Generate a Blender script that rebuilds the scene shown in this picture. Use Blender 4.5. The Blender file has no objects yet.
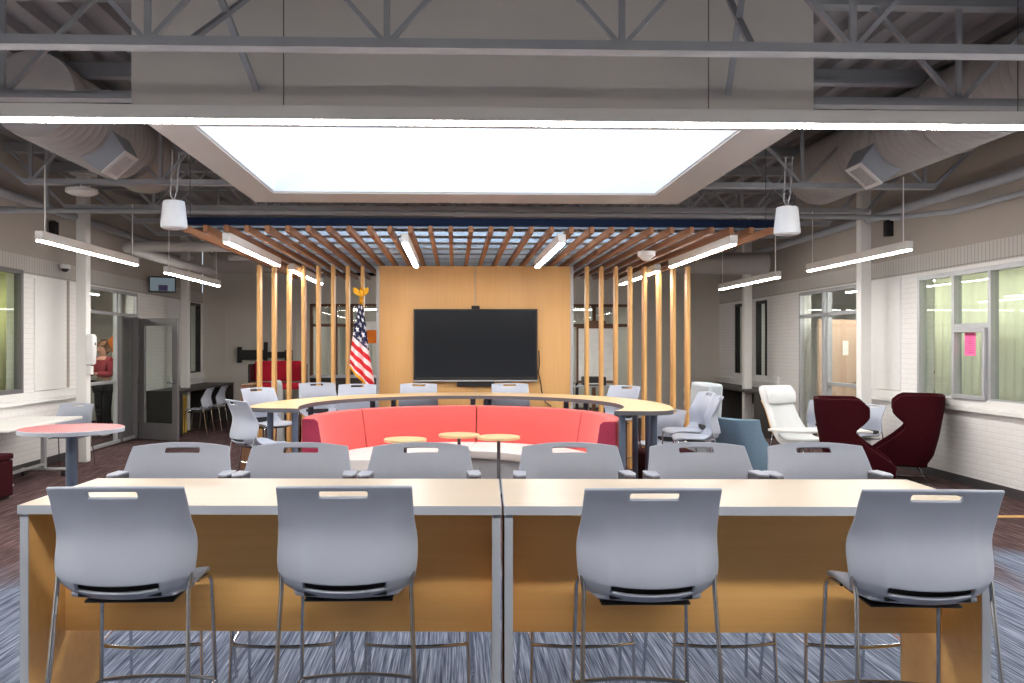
import bpy, bmesh, math, random
from math import sin, cos, pi, radians, sqrt
from mathutils import Vector, Matrix
random.seed(7)
SC = bpy.context.scene
COL = SC.collection

# ------------------------------------------------------------------ materials
def lin(v):
    v /= 255.0
    return v / 12.92 if v <= 0.04045 else ((v + 0.055) / 1.055) ** 2.4
def rgb(r, g, b): return (lin(r), lin(g), lin(b), 1.0)
MATS = {}
def new_mat(name):
    m = bpy.data.materials.new(name); m.use_nodes = True
    nt = m.node_tree; nt.nodes.clear()
    out = nt.nodes.new('ShaderNodeOutputMaterial')
    MATS[name] = m
    return m, nt, out
def node(nt, t, **kw):
    n = nt.nodes.new(t)
    for k, v in kw.items():
        if k in n.inputs.keys(): n.inputs[k].default_value = v
        else: setattr(n, k, v)
    return n
def mapped(nt, scale, rot=(0, 0, 0), kind='Object'):
    tc = nt.nodes.new('ShaderNodeTexCoord')
    mp = nt.nodes.new('ShaderNodeMapping')
    mp.inputs['Scale'].default_value = scale
    mp.inputs['Rotation'].default_value = rot
    nt.links.new(tc.outputs[kind], mp.inputs['Vector'])
    return mp.outputs['Vector']
def ramp(nt, stops):
    r = nt.nodes.new('ShaderNodeValToRGB')
    e = r.color_ramp.elements
    e[0].position, e[0].color = stops[0]
    e[1].position, e[1].color = stops[-1]
    for p, c in stops[1:-1]:
        x = e.new(p); x.color = c
    return r
def simple(name, col, rough=0.5, metal=0.0, var=0.06, scale=8.0, bump=0.0, bscale=150.0, spec=0.5, sheen=0.0, coat=0.0):
    """principled surface whose colour is gently mottled by a noise texture"""
    m, nt, out = new_mat(name)
    b = node(nt, 'ShaderNodeBsdfPrincipled', Roughness=rough, Metallic=metal)
    b.inputs['Specular IOR Level'].default_value = spec
    b.inputs['Sheen Weight'].default_value = sheen
    b.inputs['Coat Weight'].default_value = coat
    vec = mapped(nt, (1, 1, 1))
    n = node(nt, 'ShaderNodeTexNoise', Scale=scale, Detail=4.0)
    nt.links.new(vec, n.inputs['Vector'])
    c = rgb(*col)
    lo = tuple(x * (1 - var) for x in c[:3]) + (1,); hi = tuple(min(1, x * (1 + var)) for x in c[:3]) + (1,)
    r = ramp(nt, [(0.3, lo), (0.7, hi)])
    nt.links.new(n.outputs['Fac'], r.inputs['Fac'])
    nt.links.new(r.outputs['Color'], b.inputs['Base Color'])
    if bump:
        n2 = node(nt, 'ShaderNodeTexNoise', Scale=bscale, Detail=2.0)
        nt.links.new(vec, n2.inputs['Vector'])
        bp = node(nt, 'ShaderNodeBump', Strength=bump, Distance=0.002)
        nt.links.new(n2.outputs['Fac'], bp.inputs['Height'])
        nt.links.new(bp.outputs['Normal'], b.inputs['Normal'])
    nt.links.new(b.outputs['BSDF'], out.inputs['Surface'])
    return m
def wood(name, c1, c2, axis, rough=0.4, grain=28.0, coat=0.0, spec=0.5):
    """veneer: noise stretched along the grain axis (0 x, 1 y, 2 z)"""
    m, nt, out = new_mat(name)
    b = node(nt, 'ShaderNodeBsdfPrincipled', Roughness=rough)
    b.inputs['Coat Weight'].default_value = coat
    b.inputs['Specular IOR Level'].default_value = spec
    s = [grain] * 3; s[axis] = 0.9
    vec = mapped(nt, tuple(s))
    n = node(nt, 'ShaderNodeTexNoise', Scale=1.0, Detail=6.0, Roughness=0.6, Distortion=0.4)
    nt.links.new(vec, n.inputs['Vector'])
    s2 = [2.5] * 3; s2[axis] = 0.5
    vec2 = mapped(nt, tuple(s2))
    n2 = node(nt, 'ShaderNodeTexNoise', Scale=1.0, Detail=2.0)
    nt.links.new(vec2, n2.inputs['Vector'])
    mx = node(nt, 'ShaderNodeMath', operation='ADD'); nt.links.new(n.outputs['Fac'], mx.inputs[0]); nt.links.new(n2.outputs['Fac'], mx.inputs[1])
    hf = node(nt, 'ShaderNodeMath', operation='MULTIPLY'); hf.inputs[1].default_value = 0.5; nt.links.new(mx.outputs[0], hf.inputs[0])
    r = ramp(nt, [(0.34, rgb(*c1)), (0.66, rgb(*c2))])
    nt.links.new(hf.outputs[0], r.inputs['Fac'])
    nt.links.new(r.outputs['Color'], b.inputs['Base Color'])
    nt.links.new(b.outputs['BSDF'], out.inputs['Surface'])
    return m
def emitter(name, col, strength):
    m, nt, out = new_mat(name)
    e = node(nt, 'ShaderNodeEmission', Strength=strength); e.inputs['Color'].default_value = rgb(*col)
    nt.links.new(e.outputs[0], out.inputs['Surface'])
    return m
def glassy(name, tint=(255, 255, 255), ior=1.5):
    m, nt, out = new_mat(name)
    t = node(nt, 'ShaderNodeBsdfTransparent'); t.inputs['Color'].default_value = rgb(*tint)
    g = node(nt, 'ShaderNodeBsdfGlossy', Roughness=0.01)
    fr = node(nt, 'ShaderNodeFresnel', IOR=ior)
    mx = node(nt, 'ShaderNodeMixShader')
    ge = node(nt, 'ShaderNodeNewGeometry'); inv = node(nt, 'ShaderNodeMath', operation='SUBTRACT'); inv.inputs[0].default_value = 1.0
    nt.links.new(ge.outputs['Backfacing'], inv.inputs[1]); ml = node(nt, 'ShaderNodeMath', operation='MULTIPLY')
    nt.links.new(fr.outputs[0], ml.inputs[0]); nt.links.new(inv.outputs[0], ml.inputs[1])
    nt.links.new(ml.outputs[0], mx.inputs[0]); nt.links.new(t.outputs[0], mx.inputs[1]); nt.links.new(g.outputs[0], mx.inputs[2])
    nt.links.new(mx.outputs[0], out.inputs['Surface'])
    return m

simple('grey_plastic', (168, 175, 190), 0.42, bump=0.08, bscale=500, var=0.02)
simple('chair_white', (222, 222, 220), 0.45, var=0.02)
simple('black_plastic', (24, 24, 26), 0.5)
simple('chrome', (200, 203, 208), 0.16, 1.0, var=0.02)
simple('steel_paint', (132, 135, 142), 0.4, 0.6, var=0.03)
wood('maple', (210, 192, 168), (220, 203, 181), 0, 0.34)  # tops paler than the uprights: light falling on them put into the colour
wood('maple_upright', (226, 172, 100), (236, 188, 118), 0, 0.45)
wood('media_veneer', (205, 158, 98), (218, 172, 112), 2, 0.45, 40)
wood('canopy_wood', (118, 72, 38), (140, 90, 50), 1, 0.5)
wood('post_wood', (214, 164, 98), (228, 180, 114), 2, 0.45)
wood('pale_top', (214, 180, 132), (224, 192, 146), 0, 0.35)
wood('walnut', (92, 62, 42), (120, 84, 58), 2, 0.5)
wood('door_wood', (190, 160, 140), (206, 178, 158), 2, 0.45)
simple('edge_grey', (176, 182, 192), 0.4, var=0.02)
simple('edge_dark', (84, 84, 90), 0.45, var=0.03)
simple('slate_metal', (92, 104, 124), 0.38, 0.35, var=0.03)
simple('red_fabric', (206, 78, 74), 0.85, bump=0.3, bscale=700, var=0.05, scale=40, sheen=0.2)
simple('raspberry_fabric', (160, 48, 76), 0.9, bump=0.3, bscale=700, var=0.05, scale=40)
simple('maroon_fabric', (50, 4, 12), 0.95, bump=0.3, bscale=700, var=0.08, scale=40, spec=0.15)
simple('scarlet_fabric', (200, 22, 52), 0.85, var=0.06, scale=30)
simple('cream_vinyl', (216, 210, 206), 0.5, var=0.02)
simple('base_fabric', (172, 174, 178), 0.85, var=0.04, scale=30)
simple('pale_upholstery', (226, 230, 232), 0.7, var=0.02)
simple('cloud_fabric', (176, 184, 190), 0.85, bump=0.2, bscale=600, var=0.05, scale=40)
simple('dusk_blue_fabric', (108, 134, 154), 0.85, bump=0.2, bscale=600, var=0.05, scale=40)
simple('red_laminate', (150, 62, 68), 0.4, var=0.03)
simple('white_laminate', (232, 232, 230), 0.4, var=0.02)
simple('dark_laminate', (50, 46, 44), 0.45)
simple('white_paint', (226, 226, 224), 0.55, var=0.015)
simple('white_metal', (228, 228, 228), 0.4, var=0.02)
simple('housing_white', (214, 212, 210), 0.45, var=0.02)
simple('joist_paint', (152, 155, 162), 0.5, var=0.05)
simple('duct_paint', (168, 165, 165), 0.5, var=0.03)
simple('duct_box', (150, 156, 166), 0.5, var=0.03)
simple('deck_paint', (140, 140, 144), 0.6, var=0.06, scale=3)
simple('gypsum_warm', (172, 164, 156), 0.8, var=0.03, scale=1.5)
simple('bulkhead_paint', (212, 208, 204), 0.8, var=0.012, scale=2)
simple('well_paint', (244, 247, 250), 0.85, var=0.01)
simple('back_paint', (214, 210, 203), 0.8, var=0.025, scale=1.5)
simple('aluminium', (176, 178, 182), 0.42, 0.35, var=0.03)
simple('door_frame_metal', (112, 110, 112), 0.45, 0.3, var=0.03)
simple('navy_fascia', (5, 18, 40), 0.6, var=0.04, spec=0.08)
simple('galvanised', (176, 196, 214), 0.4, 0.1, var=0.04)
simple('black_metal', (18, 18, 20), 0.45)
simple('screen_glass', (26, 30, 36), 0.16, var=0.01)
simple('gold', (236, 176, 40), 0.35, 0.6, var=0.05)
simple('rubber_base', (66, 64, 66), 0.6)
simple('pink_paper', (250, 112, 170), 0.8)
simple('orange_card', (238, 128, 30), 0.8)
simple('skin', (214, 160, 138), 0.6)
simple('hair_brown', (122, 84, 56), 0.7)
simple('red_jacket', (140, 30, 46), 0.9)
simple('grey_knit', (150, 146, 138), 0.9)
simple('black_cloth', (20, 20, 24), 0.9)
simple('yellow_panel', (214, 176, 60), 0.6)
def drape(name, c):
    m, nt, out = new_mat(name)
    d = node(nt, 'ShaderNodeBsdfDiffuse'); t = node(nt, 'ShaderNodeBsdfTranslucent'); mx = node(nt, 'ShaderNodeMixShader')
    n = node(nt, 'ShaderNodeTexNoise', Scale=3.0, Detail=3.0); nt.links.new(mapped(nt, (1, 1, 0.2)), n.inputs['Vector'])
    r = ramp(nt, [(0.3, rgb(*(x - 10 for x in c))), (0.7, rgb(*c))]); nt.links.new(n.outputs['Fac'], r.inputs['Fac'])
    for q in (d, t): nt.links.new(r.outputs['Color'], q.inputs['Color'])
    mx.inputs[0].default_value = 0.5
    nt.links.new(d.outputs[0], mx.inputs[1]); nt.links.new(t.outputs[0], mx.inputs[2]); nt.links.new(mx.outputs[0], out.inputs['Surface'])
drape('green_curtain', (236, 238, 204)); drape('sage_blind', (240, 242, 228))
simple('tan_strip', (196, 152, 88), 0.7)
simple('speaker_shell', (212, 216, 222), 0.5, var=0.02)
simple('paper_white', (236, 236, 234), 0.8)
simple('poster_violet', (70, 56, 120), 0.5)
emitter('lens', (255, 249, 243), 31.0)
emitter('strip_lens', (255, 249, 243), 36.0)
emitter('wall_row_lens', (255, 249, 243), 56.0)
emitter('office_lens', (255, 249, 240), 70.0)
emitter('small_office_lens', (255, 249, 240), 42.0)
emitter('skylight_lens', (222, 238, 255), 1.45)
emitter('screen_glow', (120, 132, 140), 0.35)
glassy('glass', (246, 250, 248))

def carpet():
    m, nt, out = new_mat('carpet')
    L = nt.links.new
    b = node(nt, 'ShaderNodeBsdfPrincipled', Roughness=0.95)
    b.inputs['Specular IOR Level'].default_value = 0.1
    v1 = mapped(nt, (52, 1.0, 1)); v2 = mapped(nt, (130, 3.0, 1)); v3 = mapped(nt, (2.2, 0.42, 1))
    n1 = node(nt, 'ShaderNodeTexNoise', Scale=1.0, Detail=3.0, Roughness=0.7); L(v1, n1.inputs['Vector'])
    n2 = node(nt, 'ShaderNodeTexNoise', Scale=1.0, Detail=2.0); L(v2, n2.inputs['Vector'])
    n3 = node(nt, 'ShaderNodeTexNoise', Scale=1.0, Detail=1.0); L(v3, n3.inputs['Vector'])
    s = node(nt, 'ShaderNodeMath', operation='ADD'); L(n1.outputs['Fac'], s.inputs[0]); L(n2.outputs['Fac'], s.inputs[1])
    h = node(nt, 'ShaderNodeMath', operation='MULTIPLY'); h.inputs[1].default_value = 0.5; L(s.outputs[0], h.inputs[0])
    cool = ramp(nt, [(0.36, rgb(42, 48, 62)), (0.46, rgb(80, 88, 104)), (0.54, rgb(108, 116, 132)), (0.66, rgb(150, 158, 172))])
    warm = ramp(nt, [(0.36, rgb(32, 26, 26)), (0.47, rgb(66, 54, 54)), (0.54, rgb(88, 64, 64)), (0.64, rgb(124, 112, 110))])
    L(h.outputs[0], cool.inputs['Fac']); L(h.outputs[0], warm.inputs['Fac'])
    # the carpet tiles change from cool grey to wine brown towards the far half of the room
    tc = node(nt, 'ShaderNodeTexCoord'); sp = node(nt, 'ShaderNodeSeparateXYZ'); L(tc.outputs['Object'], sp.inputs[0])
    g = node(nt, 'ShaderNodeMapRange'); g.inputs['From Min'].default_value = 4.0; g.inputs['From Max'].default_value = 8.2; g.inputs['To Min'].default_value = -0.36; g.inputs['To Max'].default_value = 0.52
    L(sp.outputs['Y'], g.inputs['Value'])
    a = node(nt, 'ShaderNodeMath', operation='ADD'); L(n3.outputs['Fac'], a.inputs[0]); L(g.outputs[0], a.inputs[1])
    st = ramp(nt, [(0.44, (0, 0, 0, 1)), (0.62, (1, 1, 1, 1))]); L(a.outputs[0], st.inputs['Fac'])
    mx = node(nt, 'ShaderNodeMix', data_type='RGBA')
    L(st.outputs['Color'], mx.inputs['Factor']); L(cool.outputs['Color'], mx.inputs['A']); L(warm.outputs['Color'], mx.inputs['B'])
    L(mx.outputs['Result'], b.inputs['Base Color'])
    nz = node(nt, 'ShaderNodeTexNoise', Scale=400.0); L(tc.outputs['Object'], nz.inputs['Vector'])
    bp = node(nt, 'ShaderNodeBump', Strength=0.4, Distance=0.004); L(nz.outputs['Fac'], bp.inputs['Height']); L(bp.outputs['Normal'], b.inputs['Normal'])
    L(b.outputs['BSDF'], out.inputs['Surface'])
carpet()
def brick(name, col, joint, w, h, sw=False):
    """painted brick on a wall that runs along Y"""
    m, nt, out = new_mat(name)
    L = nt.links.new
    b = node(nt, 'ShaderNodeBsdfPrincipled', Roughness=0.6)
    tc = node(nt, 'ShaderNodeTexCoord'); sp = node(nt, 'ShaderNodeSeparateXYZ'); L(tc.outputs['Object'], sp.inputs[0])
    cb = node(nt, 'ShaderNodeCombineXYZ'); L(sp.outputs['Y'], cb.inputs['X']); L(sp.outputs['Z'], cb.inputs['Y'])
    t = node(nt, 'ShaderNodeTexBrick')
    t.offset = 0.0 if sw else 0.5
    t.inputs['Scale'].default_value = 1.0
    t.inputs['Brick Width'].default_value = w; t.inputs['Row Height'].default_value = h
    t.inputs['Mortar Size'].default_value = 0.006; t.inputs['Mortar Smooth'].default_value = 0.3
    t.inputs['Color1'].default_value = rgb(*col); t.inputs['Color2'].default_value = rgb(*(c - 3 for c in col)); t.inputs['Mortar'].default_value = rgb(*joint)
    L(cb.outputs[0], t.inputs['Vector'])
    L(t.outputs['Color'], b.inputs['Base Color'])
    nz = node(nt, 'ShaderNodeTexNoise', Scale=60.0, Detail=4.0); L(tc.outputs['Object'], nz.inputs['Vector'])
    ml = node(nt, 'ShaderNodeMath', operation='MULTIPLY'); ml.inputs[1].default_value = 0.25; L(nz.outputs['Fac'], ml.inputs[0])
    su = node(nt, 'ShaderNodeMath', operation='SUBTRACT'); L(ml.outputs[0], su.inputs[0]); L(t.outputs['Fac'], su.inputs[1])
    bp = node(nt, 'ShaderNodeBump', Strength=0.5, Distance=0.005); L(su.outputs[0], bp.inputs['Height']); L(bp.outputs['Normal'], b.inputs['Normal'])
    L(b.outputs['BSDF'], out.inputs['Surface'])
brick('painted_brick', (232, 231, 229), (219, 218, 216), 0.203, 0.0677)
brick('soldier_brick', (196, 193, 188), (150, 147, 143), 0.0677, 0.24, True)
def flag_mat():
    m, nt, out = new_mat('flag_cloth')
    L = nt.links.new
    b = node(nt, 'ShaderNodeBsdfPrincipled', Roughness=0.7)
    tc = node(nt, 'ShaderNodeTexCoord'); sp = node(nt, 'ShaderNodeSeparateXYZ'); L(tc.outputs['UV'], sp.inputs[0])
    def M(op, a, bb=None, clamp=False):
        n = node(nt, 'ShaderNodeMath', operation=op); n.use_clamp = clamp
        for i, x in enumerate((a, bb)):
            if x is None: continue
            if isinstance(x, (int, float)): n.inputs[i].default_value = x
            else: L(x, n.inputs[i])
        return n.outputs[0]
    u, v = sp.outputs['X'], sp.outputs['Y']
    f = M('FRACT', M('MULTIPLY', M('SUBTRACT', v, 0.50), 7.1))          # red and white bands
    stripe = M('GREATER_THAN', f, 0.5)
    # rows of white stars, every other row shifted
    rv = M('MULTIPLY', v, 12.0); row = M('FLOOR', rv); par = M('MULTIPLY', M('MODULO', row, 2.0), 0.5)
    su = M('SUBTRACT', M('FRACT', M('ADD', M('MULTIPLY', u, 2.2), par)), 0.5); sv = M('SUBTRACT', M('FRACT', rv), 0.5)
    dist = M('SQRT', M('ADD', M('MULTIPLY', su, su), M('MULTIPLY', sv, sv)))
    ang = M('ARCTAN2', su, sv)
    rad = M('ADD', 0.27, M('MULTIPLY', M('COSINE', M('MULTIPLY', ang, 5.0)), 0.1))
    star = M('LESS_THAN', dist, rad)
    def mix(fac, c1, c2):
        n = node(nt, 'ShaderNodeMix', data_type='RGBA'); L(fac, n.inputs['Factor'])
        for k, c in (('A', c1), ('B', c2)):
            if isinstance(c, tuple): n.inputs[k].default_value = c
            else: L(c, n.inputs[k])
        return n.outputs['Result']
    s = mix(stripe, rgb(244, 232, 232), rgb(214, 26, 44))
    c = mix(star, rgb(20, 26, 70), rgb(244, 244, 250))
    canton = M('LESS_THAN', v, 0.50)
    full = mix(canton, s, c)
    full = mix(M('GREATER_THAN', v, 0.955), full, rgb(246, 178, 26))
    L(full, b.inputs['Base Color']); L(b.outputs['BSDF'], out.inputs['Surface'])
flag_mat()

# ------------------------------------------------------------------ mesh building
class MB:
    def __init__(s): s.bm = bmesh.new()
    def _xf(s, vs, M):
        if M is not None: bmesh.ops.transform(s.bm, matrix=M, verts=vs)
    def box(s, c, d, M=None, rz=0):
        r = bmesh.ops.create_cube(s.bm, size=1.0)
        T = Matrix.Translation(c) @ Matrix.Rotation(rz, 4, 'Z') @ Matrix.Diagonal((d[0], d[1], d[2], 1))
        bmesh.ops.transform(s.bm, matrix=T, verts=r['verts']); s._xf(r['verts'], M)
        return s
    def span(s, x0, x1, y0, y1, z0, z1):
        return s.box(((x0 + x1) / 2, (y0 + y1) / 2, (z0 + z1) / 2), (x1 - x0, y1 - y0, z1 - z0))
    def rings(s, rings, cap=True, closed=False):
        vr = [[s.bm.verts.new(p) for p in r] for r in rings]
        n = len(vr[0])
        pairs = list(zip(vr, vr[1:])) + ([(vr[-1], vr[0])] if closed else [])
        for a, b in pairs:
            for i in range(n):
                j = (i + 1) % n
                s.bm.faces.new((a[i], a[j], b[j], b[i]))
        if cap and not closed:
            s.bm.faces.new(list(reversed(vr[0]))); s.bm.faces.new(vr[-1])
        return s
    def tube(s, pts, r, seg=10, closed=False):
        pts = [Vector(p) for p in pts]; n = len(pts); rr = r if isinstance(r, (list, tuple)) else [r] * n
        rings = []; up = None
        for i, p in enumerate(pts):
            if closed: t = pts[(i + 1) % n] - pts[i - 1]
            else: t = pts[min(i + 1, n - 1)] - pts[max(i - 1, 0)]
            t.normalize()
            if up is None:
                up = Vector((0, 0, 1)) if abs(t.z) < 0.9 else Vector((1, 0, 0))
            a = t.cross(up); a.normalize(); bb = a.cross(t); bb.normalize(); up = bb
            rings.append([p + (a * cos(2 * pi * k / seg) + bb * sin(2 * pi * k / seg)) * rr[i] for k in range(seg)])
        return s.rings(rings, True, closed)
    def bar(s, p0, p1, w, h):
        """rectangular bar between two points"""
        p0, p1 = Vector(p0), Vector(p1); t = (p1 - p0); t.normalize()
        up = Vector((0, 0, 1)) if abs(t.z) < 0.95 else Vector((0, 1, 0))
        a = t.cross(up); a.normalize(); b = a.cross(t)
        return s.rings([[p + a * sx * w / 2 + b * sy * h / 2 for sx, sy in ((-1, -1), (1, -1), (1, 1), (-1, 1))] for p in (p0, p1)])
    def lathe(s, prof, seg=32, c=(0, 0, 0)):
        rings = [[(c[0] + r * cos(2 * pi * k / seg), c[1] + r * sin(2 * pi * k / seg), c[2] + z) for k in range(seg)] for r, z in prof]
        return s.rings(rings)
    def prism(s, poly, z0, z1, M=None):
        b = [s.bm.verts.new((x, y, z0)) for x, y in poly]; t = [s.bm.verts.new((x, y, z1)) for x, y in poly]
        n = len(poly)
        s.bm.faces.new(list(reversed(b))); s.bm.faces.new(t)
        for i in range(n):
            j = (i + 1) % n; s.bm.faces.new((b[i], b[j], t[j], t[i]))
        s._xf(b + t, M)
        return s
    def arc(s, prof, a0, a1, n, c):
        """sweep an (r, z) outline about the vertical axis through c"""
        return s.rings([[(c[0] + r * cos(a0 + (a1 - a0) * k / n), c[1] + r * sin(a0 + (a1 - a0) * k / n), z) for r, z in prof] for k in range(n + 1)])
    def grid(s, f, us, vs, skip=None, uv=False):
        g = [[s.bm.verts.new(f(u, v)) for u in us] for v in vs]
        lay = s.bm.loops.layers.uv.new('UVMap') if uv else None
        for j in range(len(vs) - 1):
            for i in range(len(us) - 1):
                if skip and skip((us[i] + us[i + 1]) / 2, (vs[j] + vs[j + 1]) / 2): continue
                fc = s.bm.faces.new((g[j][i], g[j][i + 1], g[j + 1][i + 1], g[j + 1][i]))
                if lay:
                    for lp, (a, b) in zip(fc.loops, ((i, j), (i + 1, j), (i + 1, j + 1), (i, j + 1))): lp[lay].uv = (us[a], vs[b])
        for v in [v for v in s.bm.verts if not v.link_faces]: s.bm.verts.remove(v)
        return s
    def put(s, name, mat, parent=None, bevel=0, solid=0, sub=0, smooth=35, loc=None, label=None, recalc=True):
        if recalc: bmesh.ops.recalc_face_normals(s.bm, faces=s.bm.faces)
        me = bpy.data.meshes.new(name); s.bm.to_mesh(me); s.bm.free()
        me.materials.append(MATS[mat])
        if smooth:
            me.polygons.foreach_set('use_smooth', [True] * len(me.polygons))
            if not sub: me.set_sharp_from_angle(angle=radians(smooth))
        o = bpy.data.objects.new(name, me); COL.objects.link(o)
        if parent: o.parent = parent
        if loc: o.location = loc
        if solid:
            md = o.modifiers.new('thickness', 'SOLIDIFY'); md.thickness = solid; md.offset = 0
        if bevel:
            md = o.modifiers.new('edge', 'BEVEL'); md.width = bevel; md.segments = 2; md.limit_method = 'ANGLE'; md.angle_limit = radians(40)
        if sub:
            md = o.modifiers.new('round', 'SUBSURF'); md.levels = sub; md.render_levels = sub
        if label: o['label'] = label
        return o
def tag(o, label, cat, group=None):
    o['label'] = label; o['category'] = cat
    if group: o['group'] = group
    return o
def thing(name, label, cat, loc=(0, 0, 0), rz=0, group=None):
    o = bpy.data.objects.new(name, None); COL.objects.link(o)
    o.empty_display_size = 0.1
    o.location = loc; o.rotation_euler = (0, 0, rz)
    return tag(o, label, cat, group)
def struct(o):
    o['kind'] = 'structure'; return o
def copy_thing(root, label, loc, rz=0, group=None):
    r = root.copy(); COL.objects.link(r); r.location = loc; r.rotation_euler = (0, 0, rz); r['label'] = label
    if group: r['group'] = group
    for ch in list(root.children):
        c = ch.copy(); COL.objects.link(c); c.parent = r
        for g in list(ch.children):
            d = g.copy(); COL.objects.link(d); d.parent = c
    return r

XL, XR, YB, YF, ZD = -5.7, 6.1, 19.2, -4.5, 4.25
# ------------------------------------------------------------------ room shell
struct(MB().span(XL - 4.2, XR + 4.2, YF, YB + 3.6, -0.1, 0.0).put('floor', 'carpet'))
def deck():
    mb = MB(); p = 0.3; ys = None
    x = XL - 0.1; prof = []
    while x < XR + 0.1:
        prof += [(x, ZD), (x + 0.10, ZD), (x + 0.13, ZD + 0.075), (x + 0.27, ZD + 0.075)]; x += p
    prof += [(x, ZD)]
    for ya, yb, hole in ((YF, 6.1, False), (6.1, 9.5, True), (9.5, YB, False)):
        a = [mb.bm.verts.new((X, ya, Z)) for X, Z in prof]; b = [mb.bm.verts.new((X, yb, Z)) for X, Z in prof]
        for i in range(len(prof) - 1):
            if hole and prof[i][0] > -2.3 and prof[i + 1][0] < 2.55: continue
            mb.bm.faces.new((a[i], a[i + 1], b[i + 1], b[i]))
    return mb
o = deck(); struct(o.put('ceiling', 'deck_paint', solid=0.02, smooth=0))
# cut for the skylight is hidden inside the bulkhead: the well rises through the deck
def wall_segments(x0, x1, y0, y1, z0, z1, openings):
    """boxes of a wall along Y around rectangular openings (y0, y1, z0, z1)"""
    mb = MB(); cuts = sorted({y0, y1} | {o[0] for o in openings} | {o[1] for o in openings})
    cuts = [c for c in cuts if y0 <= c <= y1]
    for a, b in zip(cuts, cuts[1:]):
        m = (a + b) / 2; spans = sorted((max(o[2], z0), min(o[3], z1)) for o in openings if o[0] <= m <= o[1] and o[3] > z0 and o[2] < z1)
        z = z0
        for s0, s1 in spans:
            if s0 > z + 1e-4: mb.span(x0, x1, a, b, z, s0)
            z = max(z, s1)
        if z < z1 - 1e-4: mb.span(x0, x1, a, b, z, z1)
    return mb
OL = [(8.2, 11.24, 1.04, 2.66), (12.86, 15.25, 0.0, 2.6), (18.2, 18.95, 1.05, 2.6)]
OR = [(7.6, 10.87, 1.0, 2.57), (12.2, 14.68, 0.0, 2.6), (17.43, 18.06, 1.0, 2.56), (16.24, 16.79, 1.0, 2.56)]
for side, x0, x1, op in (('left', XL - 0.2, XL, OL), ('right', XR, XR + 0.2, OR)):
    w = struct(wall_segments(x0, x1, YF, YB, 0.0, 2.62, op).put('wall_' + side, 'painted_brick', smooth=0))
    s = -1 if side == 'right' else 1
    xi = XL if side == 'left' else XR
    wall_segments(x0, x1 + 0.0, YF, YB, 2.62, 2.86, [q for q in op if q[3] > 2.62]).put('soldier_course', 'soldier_brick', w, smooth=0)
    MB().span(x0 + (0.02 if s > 0 else 0), x1 - (0.02 if s < 0 else 0) if s < 0 else x1 - 0.02, YF, YB, 2.86, ZD + 0.1).put('upper_wall', 'gypsum_warm', w, smooth=0)
# rear wall behind the photographer and the far wall with a glazed opening either side of the media wall
struct(MB().span(XL - 0.2, XR + 0.2, YF - 0.2, YF, 0, ZD + 0.1).put('wall_rear', 'gypsum_warm'))
far = MB()
far.span(XL, -3.3, YB, YB + 0.15, 0, ZD + 0.1).span(4.1, XR, YB, YB + 0.15, 0, ZD + 0.1).span(-3.3, 4.1, YB, YB + 0.15, 2.62, ZD + 0.1)
struct(far.put('wall_far', 'back_paint'))
struct(MB().span(XL, -3.35, YB - 0.03, YB - 0.002, 0.9, 0.98).put('trim_1', 'back_paint'))
struct(MB().span(4.15, XR, YB - 0.03, YB - 0.002, 0.9, 0.98).put('trim_2', 'back_paint'))
struct(MB().span(XL, -3.35, YB - 0.02, YB - 0.002, 0, 0.1).put('baseboard_far', 'rubber_base'))
for k, x in enumerate((-5.2, -4.4, -3.6, 4.4, 5.0, 5.6)):
    struct(MB().span(x - 0.012, x + 0.012, YB - 0.012, YB - 0.001, 0.98, 2.6).put('trim_%d' % (k + 3), 'back_paint'))
for side, x, sg, gaps in (('left', XL, 1, [(YF, 12.86), (15.25, YB)]), ('right', XR, -1, [(YF, 12.2), (14.68, YB)])):
    mb = MB()
    for a, b in gaps: mb.span(min(x, x + sg * 0.018), max(x, x + sg * 0.018), a, b, 0, 0.105)
    struct(mb.put('baseboard_' + side, 'rubber_base'))
# stone sills running under the windows
def sill(n, x, sg, y0, y1, z):
    mb = MB(); a, b = (x, x + sg * 0.06)
    mb.span(min(a, b), max(a, b), y0, y1, z - 0.055, z)
    mb.span(min(a, x + sg * 0.035), max(a, x + sg * 0.035), y0, y1, z, z + 0.10)
    struct(mb.put('trim_%d' % n, 'white_paint', bevel=0.006))
sill(10, XL, 1, YF, 12.8, 0.94); sill(11, XR, -1, YF, 12.15, 0.94)
sill(12, XL, 1, 16.9, YB, 0.98); sill(13, XR, -1, 15.6, YB, 0.98)
# recessed joint in the left wall
struct(MB().span(XL, XL + 0.025, 12.52, 12.56, 1.05, 2.62).put('trim_14', 'gypsum_warm'))
struct(MB().span(XR - 0.02, XR, 11.3, 12.05, 1.05, 2.60).put('trim_15', 'white_paint'))
struct(MB().span(XL, XL + 0.02, 11.55, 12.4, 1.05, 2.58).put('trim_16', 'white_paint'))
struct(MB().span(5.0, XR - 0.02, 7.96, 8.06, 0.0, 0.004).put('trim_17', 'tan_strip'))
struct(MB().span(XL + 0.02, -5.15, 9.0, 9.1, 0.0, 0.004).put('trim_18', 'tan_strip'))

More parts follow.
